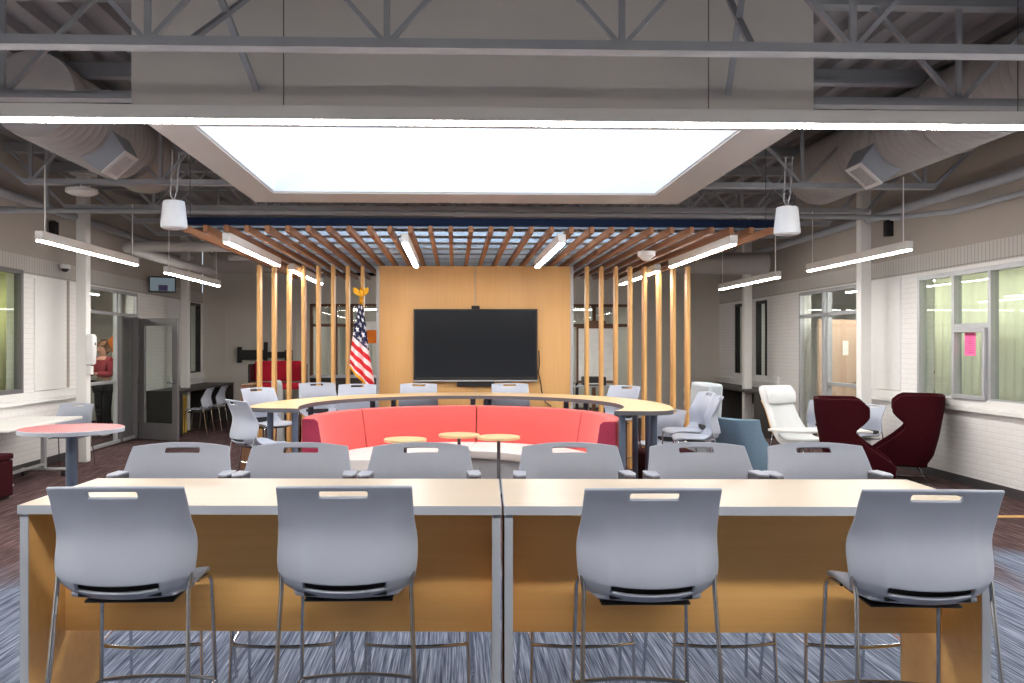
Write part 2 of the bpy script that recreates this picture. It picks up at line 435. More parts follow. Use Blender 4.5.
# ---- windows and glazed fronts in the side walls
def window(n, x, sg, y0, y1, z0, z1, mull, trans=(), t=0.055, d=0.1, mat='aluminium', pane=True):
    """frame bars on the wall plane; mull = y of mullions, trans = (y0, y1, z) of transoms"""
    mb = MB(); xa, xb = sorted((x - sg * d * 0.75, x + sg * d * 0.25))
    mb.span(xa, xb, y0, y0 + t, z0, z1).span(xa, xb, y1 - t, y1, z0, z1).span(xa, xb, y0 + t, y1 - t, z1 - t, z1).span(xa, xb, y0 + t, y1 - t, z0, z0 + t)
    for y in mull: mb.span(xa, xb, y - t / 2, y + t / 2, z0 + t, z1 - t)
    for a, b, z in trans: mb.span(xa, xb, a, b, z - t / 2, z + t / 2)
    w = struct(mb.put('window_%d' % n, mat, bevel=0.003))
    if pane:
        xm = x - sg * d * 0.3
        MB().span(xm - 0.004, xm + 0.004, y0 + t * 0.5, y1 - t * 0.5, z0 + t * 0.5, z1 - t * 0.5).put('pane', 'glass', w, smooth=0)
    return w
window(1, XL, 1, 8.2, 11.24, 1.04, 2.66, [9.4], mat='door_frame_metal')
w = window(2, XR, -1, 7.6, 10.87, 1.0, 2.57, [9.38, 10.08, 8.3], [(9.40, 10.05, 1.9)])
mb = MB(); t = 0.05
mb.span(XR - 0.06, XR + 0.02, 9.41, 10.05, 1.03, 1.03 + t).span(XR - 0.06, XR + 0.02, 9.41, 10.05, 1.87 - t, 1.87).span(XR - 0.06, XR + 0.02, 9.41, 9.41 + t, 1.08, 1.82).span(XR - 0.06, XR + 0.02, 10.0, 10.05, 1.08, 1.82)
mb.put('sash', 'aluminium', w, bevel=0.004)
window(3, XL, 1, 18.2, 18.95, 1.05, 2.6, [], mat='black_metal')
window(4, XR, -1, 17.43, 18.06, 1.0, 2.56, [], mat='black_metal')
window(5, XR, -1, 16.24, 16.79, 1.0, 2.56, [], mat='black_metal')
# glazed front at the left: side light with a mid rail, transom lights and an open door
window(6, XL, 1, 12.86, 15.25, 0.02, 2.6, [14.33, 14.5], [(12.9, 15.2, 2.2), (12.9, 14.33, 1.06)], t=0.05, d=0.06)
struct(MB().span(XL - 0.10, XL + 0.03, 14.47, 14.55, 0.02, 2.17).span(XL - 0.08, XL - 0.02, 14.56, 15.12, 0.02, 2.17).span(XL - 0.10, XL + 0.05, 15.13, 15.25, 0.02, 2.17).put('door_1', 'door_frame_metal', bevel=0.004))  # added grey panel fills the doorway where its inside looks dark
window(7, XR, -1, 12.2, 14.68, 0.02, 2.6, [13.56, 13.72], [(12.25, 14.65, 2.18), (12.25, 13.56, 1.05)], t=0.055, d=0.08)

def glazed_door(name, label, loc, rz, mat, w=0.93, h=2.15, st=0.13):
    """leaf hinged at its local origin, running along +X"""
    t = thing(name, label, 'door', loc, rz)
    mb = MB(); th = 0.022
    mb.span(0, st, -th, th, 0.01, h).span(w - st, w, -th, th, 0.01, h).span(st, w - st, -th, th, h - st, h).span(st, w - st, -th, th, 0.01, 0.30)
    mb.put('leaf', mat, t, bevel=0.003)
    MB().span(st, w - st, -0.004, 0.004, 0.30, h - st).put('glass_pane', 'glass', t, smooth=0)
    for sg in (-1, 1):
        k = MB().lathe([(0.028, -0.008), (0.028, 0.008)], 20)
        k.bm.transform(Matrix.Translation((w - 0.065, sg * (th + 0.008), 1.02)) @ Matrix.Rotation(pi / 2, 4, 'X'))
        k.tube([(w - 0.065, sg * (th + 0.01), 1.02), (w - 0.065, sg * (th + 0.05), 1.02), (w - 0.09, sg * (th + 0.055), 1.02), (w - 0.19, sg * (th + 0.055), 1.02)], 0.011, 8)
        k.put('handle', 'chrome', t)
    for z in (0.25, 1.05, 1.9): MB().lathe([(0.011, z - 0.05), (0.011, z + 0.05)], 10, (-0.008, -th, 0)).put('hinge', 'chrome', t)
    return t
glazed_door('glass_door', 'grey metal framed glass door standing open below the small wall monitor', (XL + 0.08, 15.18, 0), radians(-28), 'door_frame_metal')
dd = thing('wooden_door', 'pale wooden door leaf open inside the glazed front on the right wall', 'door', (XR + 0.16, 14.3, 0), radians(22))
MB().span(0, 0.9, -0.022, 0.022, 0.01, 2.12).put('leaf', 'door_wood', dd, bevel=0.003)
MB().tube([(0.84, -0.022, 1.02), (0.84, -0.075, 1.02), (0.72, -0.08, 1.02)], 0.011, 8).put('handle', 'chrome', dd)
MB().span(0.55, 0.68, -0.027, -0.021, 1.5, 1.75).put('notice', 'paper_white', dd)

# ---- rooms beyond the glass
def side_room(side, x0, x1, y0, y1, mat):
    mb = MB(); xo = x0 if side == 'left' else x1
    mb.span(xo - 0.05, xo + 0.05, y0, y1, 0, 3.0).span(x0, x1, y0 - 0.05, y0 + 0.05, 0, 3.0).span(x0, x1, y1 - 0.05, y1 + 0.05, 0, 3.0)
    struct(mb.put('wall_office_' + side, mat))
    struct(MB().span(x0, x1, y0, y1, 3.0, 3.08).put('ceiling_office_' + side, 'white_paint'))
side_room('left', XL - 3.6, XL - 0.2, 7.6, 19.0, 'back_paint')
side_room('right', XR + 0.2, XR + 3.6, 7.0, 19.0, 'white_paint')
fr = MB(); fr.span(-3.4, 4.2, YB + 3.4, YB + 3.5, 0, 3.0).span(-3.5, -3.4, YB + 0.15, YB + 3.5, 0, 3.0).span(4.2, 4.3, YB + 0.15, YB + 3.5, 0, 3.0)
struct(fr.put('wall_office_far', 'back_paint')); struct(MB().span(-3.4, 4.2, YB + 0.15, YB + 3.4, 3.0, 3.08).put('ceiling_office_far', 'white_paint'))
# glazed wooden fronts in the far wall
mb = MB()
for x in (-3.27, -2.72, -2.36, -1.7, -0.9, 0.6, 1.6, 2.5, 3.2, 4.07): mb.span(x - 0.04, x + 0.04, YB + 0.02, YB + 0.12, 0, 2.62)
mb.span(-3.3, 4.1, YB + 0.02, YB + 0.12, 2.1, 2.17).span(-3.3, 4.1, YB + 0.02, YB + 0.12, 2.56, 2.62)
wf = struct(mb.put('window_8', 'walnut')); MB().span(-3.28, 4.08, YB + 0.06, YB + 0.068, 0.02, 2.6).put('pane', 'glass', wf, smooth=0)

def folds(name, label, x, y0, y1, z0, z1, mat, amp, wl, cat):
    n = int((y1 - y0) / wl * 6)
    mb = MB(); mb.grid(lambda u, v: (x + amp * sin(2 * pi * (u - y0) / wl), u, v), [y0 + (y1 - y0) * k / n for k in range(n + 1)], [z0, z1])
    return tag(mb.put(name, mat, solid=0.006), label, cat)
folds('curtain', 'lime green curtain behind the left wall window', XL - 0.42, 7.9, 11.9, 0.9, 2.85, 'green_curtain', 0.02, 0.3, 'curtain')
folds('curtain', 'pale green pleated curtain behind the right wall window', XR + 0.42, 7.2, 11.2, 0.9, 2.85, 'sage_blind', 0.03, 0.16, 'curtain')

# ---- bulkhead with the skylight
BX0, BX1, BY0, BY1, BZ = -2.27, 2.58, 5.97, 9.65, 3.30
SX0, SX1, SY0, SY1 = -1.95, 2.18, 6.33, 9.08
mb = MB()
mb.span(BX0, BX1, BY0, SY0, BZ, 4.5).span(BX0, BX1, SY1, BY1, BZ, 4.5).span(BX0, SX0, SY0, SY1, BZ, 4.5).span(SX1, BX1, SY0, SY1, BZ, 4.5)
bulk = struct(mb.put('ceiling_bulkhead', 'bulkhead_paint', smooth=0))
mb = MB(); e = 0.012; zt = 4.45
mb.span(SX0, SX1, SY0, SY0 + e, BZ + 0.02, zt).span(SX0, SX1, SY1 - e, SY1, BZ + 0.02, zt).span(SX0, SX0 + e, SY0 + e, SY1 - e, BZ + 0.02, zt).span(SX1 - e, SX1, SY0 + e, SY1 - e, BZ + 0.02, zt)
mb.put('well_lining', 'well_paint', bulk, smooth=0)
sk = struct(MB().span(SX0 + e, SX1 - e, SY0 + e, SY1 - e, zt, zt + 0.03).put('skylight', 'skylight_lens', smooth=0))

# ---- media wall
MY = 11.3
mw = MB().span(-1.01, 0.270, MY, MY + 0.16, 0, 2.735).span(0.280, 1.56, MY, MY + 0.16, 0, 2.735)
mw = struct(mw.put('wall_media', 'media_veneer', smooth=0))
MB().span(0.268, 0.282, MY + 0.01, MY + 0.15, 0, 2.735).put('centre_reveal', 'aluminium', mw)
for x in (-1.03, 1.58): MB().span(x - 0.02, x + 0.02, MY - 0.012, MY + 0.172, 0, 2.735).put('edge_trim', 'aluminium', mw)

# ------------------------------------------------------------------ steel overhead
def joist(label, y, x0, x1, group, zb=3.40, zt=4.19, n0=0.0, chord_in=(0, 0), pitch=1.38):
    t = thing('steel_joist', label, 'joist', (0, y, 0), 0, group)
    a, b = x0 + chord_in[0], x1 - chord_in[1]
    MB().span(a, b, -0.055, 0.055, zb, zb + 0.012).span(a, b, -0.055, -0.012, zb + 0.012, zb + 0.055).span(a, b, 0.012, 0.055, zb + 0.012, zb + 0.055).put('bottom_chord', 'joist_paint', t, smooth=0)
    MB().span(x0, x1, -0.06, 0.06, zt - 0.07, zt + 0.045).put('top_chord', 'joist_paint', t, smooth=0)
    x = n0 - 20 * pitch; k = 0
    while x < x1:
        for (p, q) in (((x, zb + 0.03), (x + pitch / 2, zt)), ((x + pitch / 2, zt), (x + pitch, zb + 0.03)), ((x, zb + 0.03), (x, zt))):
            lo, hi = min(p[0], q[0]), max(p[0], q[0])
            if lo >= a - 0.01 and hi <= b + 0.01: MB().bar((p[0], 0, p[1]), (q[0], 0, q[1]), 0.036, 0.028).put('web_bar', 'joist_paint', t, smooth=0)
        x += pitch
    for c, xe in ((a, x0), (b, x1)):
        if abs(c - xe) > 0.3: MB().bar((c, 0, zb + 0.03), (xe, 0, zt), 0.05, 0.035).put('web_bar', 'joist_paint', t, smooth=0)
    return t
G = 'steel bar joists'
joist('grey steel bar joist nearest the camera, running whole above the long front light', 4.92, XL, XR, None, zb=3.385, n0=-0.397)
joist('grey steel bar joist butting the front left corner of the skylight bulkhead', 6.03, XL, BX0 - 0.005, None, n0=-3.19)
joist('grey steel bar joist butting the front right corner of the skylight bulkhead', 6.03, BX1 + 0.005, XR, None, n0=3.68)
joist('grey steel bar joist meeting the rear left side of the skylight bulkhead', 9.18, XL, BX0 - 0.005, None, n0=-3.18, chord_in=(1.08, 0))
joist('grey steel bar joist meeting the rear right side of the skylight bulkhead', 9.18, BX1 + 0.005, XR, None, n0=3.84, chord_in=(0, 0.78))
joist('grey steel bar joist just behind the skylight bulkhead, above the pergola front', 10.85, XL, XR, None, n0=0.3, chord_in=(0.75, 0.7))
joist('grey steel bar joist above the media wall, second behind the skylight bulkhead', 12.0, XL, XR, None, n0=0.0, chord_in=(1.15, 0.7))
joist('grey steel bar joist above the rear of the pergola, third behind the bulkhead', 13.4, XL, XR, None, n0=0.4, chord_in=(1.0, 0.7))
joist('grey steel bar joist far behind the pergola, close to the far wall', 16.4, XL, XR, None, n0=0.2, chord_in=(1.0, 0.7))
for sx, x0, x1, w in ((-1, XL, BX0 - 0.01, 'left'), (1, BX1 + 0.01, XR, 'right')):
    tag(MB().span(x0, x1, 7.70, 7.80, 4.10, 4.14).span(x0, x1, 7.735, 7.765, 4.14, 4.245).put('steel_beam', 'joist_paint'),
        'grey steel deck beam between the skylight bulkhead and the %s wall' % w, 'beam')
# crossed braces between the first two joists
for k, (x0, x1, w) in enumerate(((-1.55, -1.39, 'left of the two bare hanging wires'), (1.78, 1.95, 'right of the two bare hanging wires'))):
    t = thing('bridging_brace', 'crossed grey bridging bars before the skylight bulkhead, ' + w, 'brace', (0, 0, 0))
    MB().bar((x0, 4.99, 4.15), (x1, 5.94, 3.46), 0.04, 0.03).put('brace_bar', 'joist_paint', t, smooth=0)
    MB().bar((x0, 4.99, 3.46), (x1, 5.94, 4.15), 0.04, 0.03).put('brace_bar', 'joist_paint', t, smooth=0)

def duct(label, X, y0, y1, vent_y, sg):
    t = thing('round_duct', label, 'duct', (X, 0, 3.82))
    mb = MB(); prof = []; r = 0.37; y = y0
    while y < y1 - 0.3:
        prof += [(r, y), (r, y + 0.09), (r + 0.008, y + 0.10), (r, y + 0.11)]; y += 0.12
    prof += [(r, y1 - 0.25), (r * 0.96, y1 - 0.12), (r * 0.8, y1 - 0.02), (r * 0.5, y1 + 0.02)]
    seg = 40
    mb.rings([[(rr * cos(2 * pi * k / seg), yy, rr * sin(2 * pi * k / seg)) for k in range(seg)] for rr, yy in prof])
    mb.put('duct_body', 'duct_paint', t, smooth=50)
    for y in [q for q in (y1 - 7.2, y1 - 5.1, y1 - 3.1) if q > y0]:
        s = MB(); s.rings([[(rr * cos(2 * pi * k / seg), yy, rr * sin(2 * pi * k / seg)) for k in range(seg)] for rr, yy in ((r + 0.002, y - 0.03), (r + 0.018, y - 0.03), (r + 0.018, y + 0.03), (r + 0.002, y + 0.03))])
        s.put('joint_band', 'duct_paint', t)
    # boot with a grille, aimed down towards the middle of the room
    R = Matrix.Translation((0, vent_y, 0)) @ Matrix.Rotation(sg * radians(-42), 4, 'Y')
    b = MB(); b.rings([[(sx * w / 2, sy * d / 2, z) for sx, sy in ((-1, -1), (1, -1), (1, 1), (-1, 1))] for w, d, z in ((0.40, 0.46, -0.28), (0.34, 0.36, -0.46), (0.30, 0.31, -0.53))])
    b.bm.transform(R); bo = b.put('vent_boot', 'duct_box', t, smooth=0)
    f = MB(); z = -0.545
    for a, c in (((-0.155, -0.115), (-0.165, 0.165)), ((0.115, 0.155), (-0.165, 0.165)), ((-0.115, 0.115), (-0.165, -0.125)), ((-0.115, 0.115), (0.125, 0.165))): f.span(a[0], a[1], c[0], c[1], z, z + 0.02)
    f.bm.transform(R); f.put('grille_frame', 'white_metal', bo, smooth=0)
    g = MB()
    for k in range(7): g.span(-0.115, 0.115, -0.117 + k * 0.037, -0.104 + k * 0.037, z + 0.003, z + 0.016)
    g.bm.transform(R); g.put('louvre', 'white_metal', bo, smooth=0)
    d_ = MB().span(-0.115, 0.115, -0.125, 0.125, z + 0.0115, z + 0.0145); d_.bm.transform(R); d_.put('opening_shade', 'black_metal', bo, smooth=0)  # black sheet stands for the shade inside the boot
    return t
duct('large white spiral duct under the roof deck on the left of the skylight', -3.62, 7.3, 10.2, 8.3, 1)
duct('large white spiral duct under the roof deck on the right of the skylight', 4.6, 1.5, 10.7, 8.6, -1)

def pipe(name, label, pts, r, mat='joist_paint', cat='pipe', fittings=()):
    t = thing(name, label, cat, (0, 0, 0))
    MB().tube(pts, r, 12).put('pipe_run', mat, t)
    for p, q in fittings: MB().tube([p, q], r * 1.35, 12).put('coupling', mat, t)
    return t
sp_ = pipe('sprinkler_pipe', 'white sprinkler pipe crossing the room below the joists, bent at the right wall',
     [(-5.45, 10.35, 3.31), (5.55, 10.35, 3.27), (5.78, 9.55, 3.22), (5.9, 9.3, 3.25), (5.92, 7.0, 3.25)], 0.032,
     fittings=[((-5.5, 10.35, 3.31), (-5.3, 10.35, 3.31)), ((0, 10.35, 3.29), (0.12, 10.35, 3.29)), ((5.45, 10.35, 3.27), (5.56, 10.35, 3.27))])
MB().tube([(-4.95, 10.35, 3.33), (-4.95, 10.35, 4.23)], 0.03, 12).put('riser', 'joist_paint', sp_)
pipe('conduit_trunk', 'white trunking running along the top of the left wall', [(-5.42, 2.0, 3.50), (-5.42, 17.5, 3.50)], 0.06)
pipe('conduit_trunk', 'white trunking running along the top of the right wall', [(5.82, 2.0, 3.42), (5.82, 17.5, 3.46)], 0.06)
pipe('insulated_pipe', 'fat white insulated pipe looping behind the left pendant lights', [(-2.7, 11.6, 3.02), (-4.35, 11.6, 3.02), (-4.5, 11.7, 3.01), (-4.45, 11.95, 2.99), (-4.35, 13.2, 2.96), (-4.2, 14.7, 2.95)], 0.075, 'duct_paint')
pipe('insulated_pipe', 'white insulated pipe elbow between the left joists and pergola', [(-3.7, 12.6, 3.2), (-2.95, 12.6, 3.12), (-2.82, 12.7, 3.08), (-2.85, 12.95, 3.05), (-3.5, 13.2, 3.05)], 0.065, 'duct_paint')
pipe('round_pipe', 'broad white duct crossing below the joists behind the pergola', [(-4.3, 15.2, 3.17), (5.7, 15.2, 3.17)], 0.2, 'duct_paint')

# columns in front of the side walls
for lab, x, y in (('square white steel column before the left wall carrying the hand sanitiser', -5.32, 12.2), ('square white steel column at the left end of the right wall window', 5.80, 11.75),
                  ('square white steel column behind the open glass door on the left', -5.30, 16.7), ('square white steel column between the two narrow far right windows', 5.62, 16.0)):
    t = thing('column', lab, 'column', (x, y, 0))
    MB().span(-0.075, 0.075, -0.075, 0.075, 0.0, 4.1).put('shaft', 'white_paint', t, bevel=0.012)
    MB().span(-0.14, 0.14, -0.14, 0.14, 4.1, 4.16).put('cap_plate', 'white_paint', t)

# ------------------------------------------------------------------ lights
def pendant(label, X, Y, ln, zb, lens='lens', along='Y', ztop=3.40, first=[None], w=0.075, h=0.10, cable=True, group='linear pendant lights'):
    t = thing('linear_pendant', label, 'pendant light', (X, Y, zb), 0 if along == 'Y' else -pi / 2, None)
    MB().span(-w / 2, w / 2, 0, ln, 0.012, h).put('housing', 'housing_white', t, bevel=0.003)
    MB().span(-w / 2 + 0.012, w / 2 - 0.012, 0.006, ln - 0.006, 0.0, 0.0119).put('lens', lens, t)
    if cable:
        for y in (0.12, ln - 0.12): MB().tube([(0, y, h), (0, y, ztop - zb)], 0.006, 6).put('hanger', 'white_metal', t)
    return t
pendant('linear pendant light nearest the left wall window, front of its row', -3.95, 8.1, 2.44, 2.655, 'wall_row_lens')
pendant('linear pendant light by the small monitor, rear of the left row', -3.86, 11.35, 2.5, 2.63, 'wall_row_lens')
pendant('linear pendant light nearest the right wall window, front of its row', 4.62, 8.4, 2.44, 2.63, 'wall_row_lens', ztop=3.40)
pendant('linear pendant light by the right glazed front, rear of the right row', 4.56, 11.7, 2.6, 2.62, 'wall_row_lens')
LZ = 2.637
pendant('linear light under the pergola slats, front left outermost', -2.17, 8.05, 2.35, LZ, cable=False)
pendant('linear light under the pergola slats, left of the screen', -0.48, 8.05, 2.44, LZ, cable=False)
pendant('linear light under the pergola slats, right of the screen', 1.03, 8.05, 2.44, LZ, cable=False)
pendant('linear light under the pergola slats, front right outermost', 2.70, 8.05, 2.35, LZ, cable=False)
pendant('linear light seen through the left posts, at the rear of the pergola', -2.127, 11.0, 2.44, LZ, cable=False)
pendant('linear light seen through the right posts, at the rear of the pergola', 2.676, 11.0, 2.44, LZ, cable=False)
pendant('added linear pendant light hidden behind the media wall, left of two', -0.55, 14.3, 2.44, 2.655, 'wall_row_lens')  # unseen lamps added behind the media wall to brighten the back wall
pendant('added linear pendant light hidden behind the media wall, right of two', 1.05, 14.3, 2.44, 2.655, 'wall_row_lens')
pendant('added linear pendant light hidden behind the media wall, nearest the far wall', 0.25, 16.8, 2.1, 2.655, 'wall_row_lens')
pendant('added linear pendant light extending the left row beside the camera, out of the frame', -3.95, 4.7, 2.44, 2.655, 'wall_row_lens')  # unseen ends of the side rows, added to brighten the near walls
pendant('added linear pendant light extending the left row behind the camera, out of the frame', -3.95, 1.3, 2.44, 2.655, 'wall_row_lens')
pendant('added linear pendant light extending the right row beside the camera, out of the frame', 4.62, 4.1, 2.44, 2.63, 'wall_row_lens')
pendant('added linear pendant light extending the right row behind the camera, out of the frame', 4.62, 0.8, 2.44, 2.63, 'wall_row_lens')
# the long strip in front of the skylight, and an unseen one added to light the front stools
def long_strip(label, Y, z):
    t = thing('long_strip_light', label, 'strip light', (0.2, Y, z))
    MB().span(-5.4, 5.3, -0.06, 0.06, 0.012, 0.105).put('housing', 'housing_white', t, bevel=0.003)
    MB().span(-5.39, 5.29, -0.04, 0.04, 0, 0.0119).put('lens', 'strip_lens', t)
    for x in (-4.6, -1.37, 1.56, 3.75): MB().tube([(x, 0, 0.105), (x, 0, 1.0)], 0.004, 6).put('hanger', 'edge_dark', t)
    return t
long_strip('long white strip light hanging across the whole view before the skylight', 5.78, 3.185)
long_strip('added unseen long strip light hanging over the front of the room above the camera', 1.2, 3.22)
pendant('linear pendant light in the office behind the left glass', -6.75, 8.6, 7.5, 2.62, 'small_office_lens', ztop=3.0)
pendant('linear pendant light in the office behind the right glass', 7.1, 8.0, 7.0, 2.62, 'office_lens', ztop=3.0)
pendant('linear pendant light in the room behind the far glazing', -2.6, YB + 1.5, 6.0, 2.55, along='X', ztop=3.0)

def pendant_speaker(label, x, y, z):
    t = thing('pendant_speaker', label, 'speaker', (x, y, z))
    MB().lathe([(0.05, 0.005), (0.098, 0.0), (0.112, 0.008), (0.116, 0.03), (0.094, 0.235), (0.088, 0.245), (0.03, 0.25)], 36).put('shell', 'speaker_shell', t)
    MB().lathe([(0.095, -0.004), (0.095, 0.002)], 30).put('grille', 'white_metal', t)
    MB().tube([(0, 0, 0.245), (0.03, 0, 0.36), (0.05, 0, 0.70)], 0.006, 8).put('hanger', 'joist_paint', t)
    MB().tube([(0, 0, 0.245), (-0.03, 0, 0.30), (-0.01, 0, 0.70)], 0.006, 8).put('hanger', 'joist_paint', t)
pendant_speaker('white tapered pendant speaker at the front left corner of the pergola', -2.52, 7.62, 2.715)
pendant_speaker('white tapered pendant speaker at the front right corner of the pergola', 2.98, 7.45, 2.66)
t = thing('access_point', 'white oval access point on the joist above the left pendant light', 'access point', (-4.02, 9.18, 3.30))
MB().lathe([(0.02, -0.012), (0.12, -0.008), (0.165, 0.015), (0.16, 0.05), (0.06, 0.06)], 32).put('shell', 'white_metal', t)
MB().tube([(0, 0, 0.055), (0, 0, 0.1)], 0.02, 10).put('stem', 'white_metal', t)
t = thing('occupancy_sensor', 'small white sensor under the right side of the pergola slats', 'sensor', (2.18, 9.5, 2.66))
MB().lathe([(0.02, -0.03), (0.05, -0.02), (0.06, 0.0), (0.10, 0.025), (0.10, 0.075)], 28).put('shell', 'white_metal', t)

# ------------------------------------------------------------------ slatted pergola
PY0, PY1 = 8.0, 13.7
pg = thing('slat_canopy', 'wood slat pergola with dark fascia over the curved bar', 'pergola', (0.25, 0, 0))
HX = 2.82
for y in (PY0, PY1): MB().span(-HX, HX, y - 0.03, y + 0.03, 2.80, 2.87).put('fascia', 'navy_fascia', pg)
NS = 30
for k in range(NS):
    x = -HX + 0.03 + k * (2 * HX - 0.06) / (NS - 1)
    MB().span(x - 0.021, x + 0.021, PY0 - 0.02, PY1, 2.738, 2.80).put('slat', 'canopy_wood', pg, smooth=0)
y = PY0 + 0.16
while y < PY1 - 0.2:
    MB().span(-HX + 0.02, HX - 0.02, y - 0.018, y + 0.018, 2.801, 2.842).put('cross_channel', 'galvanised', pg, smooth=0); y += 0.55
for sg, c in ((-1, -1.03 - 0.25), (1, 1.58 - 0.25)):
    for k in range(8):
        x = c + sg * (0.21 + k * 0.197) - (0 if sg < 0 else 0)
        MB().span(x - 0.022, x + 0.022, MY - 0.01, MY + 0.13, 0.0, 2.738).put('post', 'post_wood', pg, bevel=0.004)
for x in (-HX + 0.06, HX - 0.06):
    MB().tube([(x, PY0 + 0.05, 2.86), (x, PY0 + 0.05, 4.24)], 0.004, 6).put('hanger', 'edge_dark', pg)
    MB().tube([(x, PY1 - 0.05, 2.86), (x, PY1 - 0.05, 4.24)], 0.004, 6).put('hanger', 'edge_dark', pg)

# ------------------------------------------------------------------ screen, flag
tv = thing('wall_screen', 'large black flat screen mounted on the wood media wall', 'screen', (0.279, MY, 0))
MB().span(-0.83, 0.83, -0.075, -0.012, 1.205, 2.155).put('bezel', 'black_plastic', tv, bevel=0.006)
MB().span(-0.808, 0.808, -0.079, -0.0745, 1.245, 2.137).put('display', 'screen_glass', tv, smooth=0)
MB().span(-0.83, 0.83, -0.085, -0.02, 1.185, 1.204).put('tray_bar', 'aluminium', tv, bevel=0.003)
MB().span(-0.055, 0.055, -0.07, -0.01, 2.157, 2.20).put('camera', 'black_plastic', tv, bevel=0.006)
MB().span(-0.25, 0.25, -0.05, -0.001, 1.12, 1.18).put('mount', 'black_metal', tv)
tag(MB().tube([(1.13, MY - 0.02, 1.6), (1.14, MY - 0.02, 1.42), (1.12, MY - 0.025, 1.3), (1.15, MY - 0.02, 1.2), (1.17, MY - 0.02, 1.05), (1.22, MY - 0.02, 0.9), (1.3, MY - 0.02, 0.85)], 0.008, 6).put('power_cable', 'black_plastic'),
    'thin black cable hanging on the wood wall right of the screen', 'cable')
fl = thing('flag', 'American flag with gold fringe draped on a pole by the media wall', 'flag', (-1.225, 11.02, 0))
MB().tube([(0, 0, 0.03), (0, 0, 2.24)], 0.014, 12).put('pole', 'walnut', fl)
MB().lathe([(0.16, 0), (0.16, 0.02), (0.05, 0.045), (0.02, 0.1)], 28).put('base', 'gold', fl)
eg = MB().lathe([(0.015, 2.2), (0.03, 2.23), (0.012, 2.25), (0.035, 2.275), (0.012, 2.30)], 16)
eg.lathe([(0.012, 2.30), (0.03, 2.33), (0.034, 2.36), (0.018, 2.395), (0.024, 2.415), (0.006, 2.43)], 14)
for s in (-1, 1): eg.rings([[(s * x, yy, z) for yy, z in ((-0.008, z0), (0.012, z0), (0.012, z1), (-0.008, z1))] for x, z0, z1 in ((0.015, 2.31, 2.375), (0.055, 2.32, 2.42), (0.10, 2.36, 2.425))])
eg.put('eagle_finial', 'gold', fl)
def flagpt(u, v):
    def lerp(tab):
        for (a, p), (b, q) in zip(tab, tab[1:]):
            if v <= b: return tuple(i + (j - i) * (v - a) / (b - a) for i, j in zip(p, q))
        return tab[-1][1]
    lx, lz = lerp([(0, (-0.035, 2.20)), (0.25, (-0.055, 2.03)), (0.5, (-0.10, 1.79)), (0.8, (-0.135, 1.53)), (1, (-0.14, 1.37))])
    rx, rz = lerp([(0, (0.03, 2.20)), (0.25, (0.07, 1.93)), (0.5, (0.11, 1.60)), (0.8, (0.17, 1.25)), (1, (0.20, 1.00))])
    return (lx + (rx - lx) * u, -0.06 - 0.035 * v + (0.012 + 0.045 * v) * sin(u * 2 * pi * 2.4 + 0.6), lz + (rz - lz) * u)
MB().grid(flagpt, [k / 30 for k in range(31)], [k / 40 for k in range(41)], uv=True).put('banner', 'flag_cloth', fl, solid=0.004, smooth=80)
# the back fold of the cloth
MB().grid(lambda u, v: tuple(a + b for a, b in zip(flagpt(u * 0.7, v * 0.97), (0.015, 0.11, -0.03))), [k / 20 for k in range(21)], [k / 30 for k in range(31)], uv=True).put('banner_fold', 'flag_cloth', fl, solid=0.004, smooth=80)

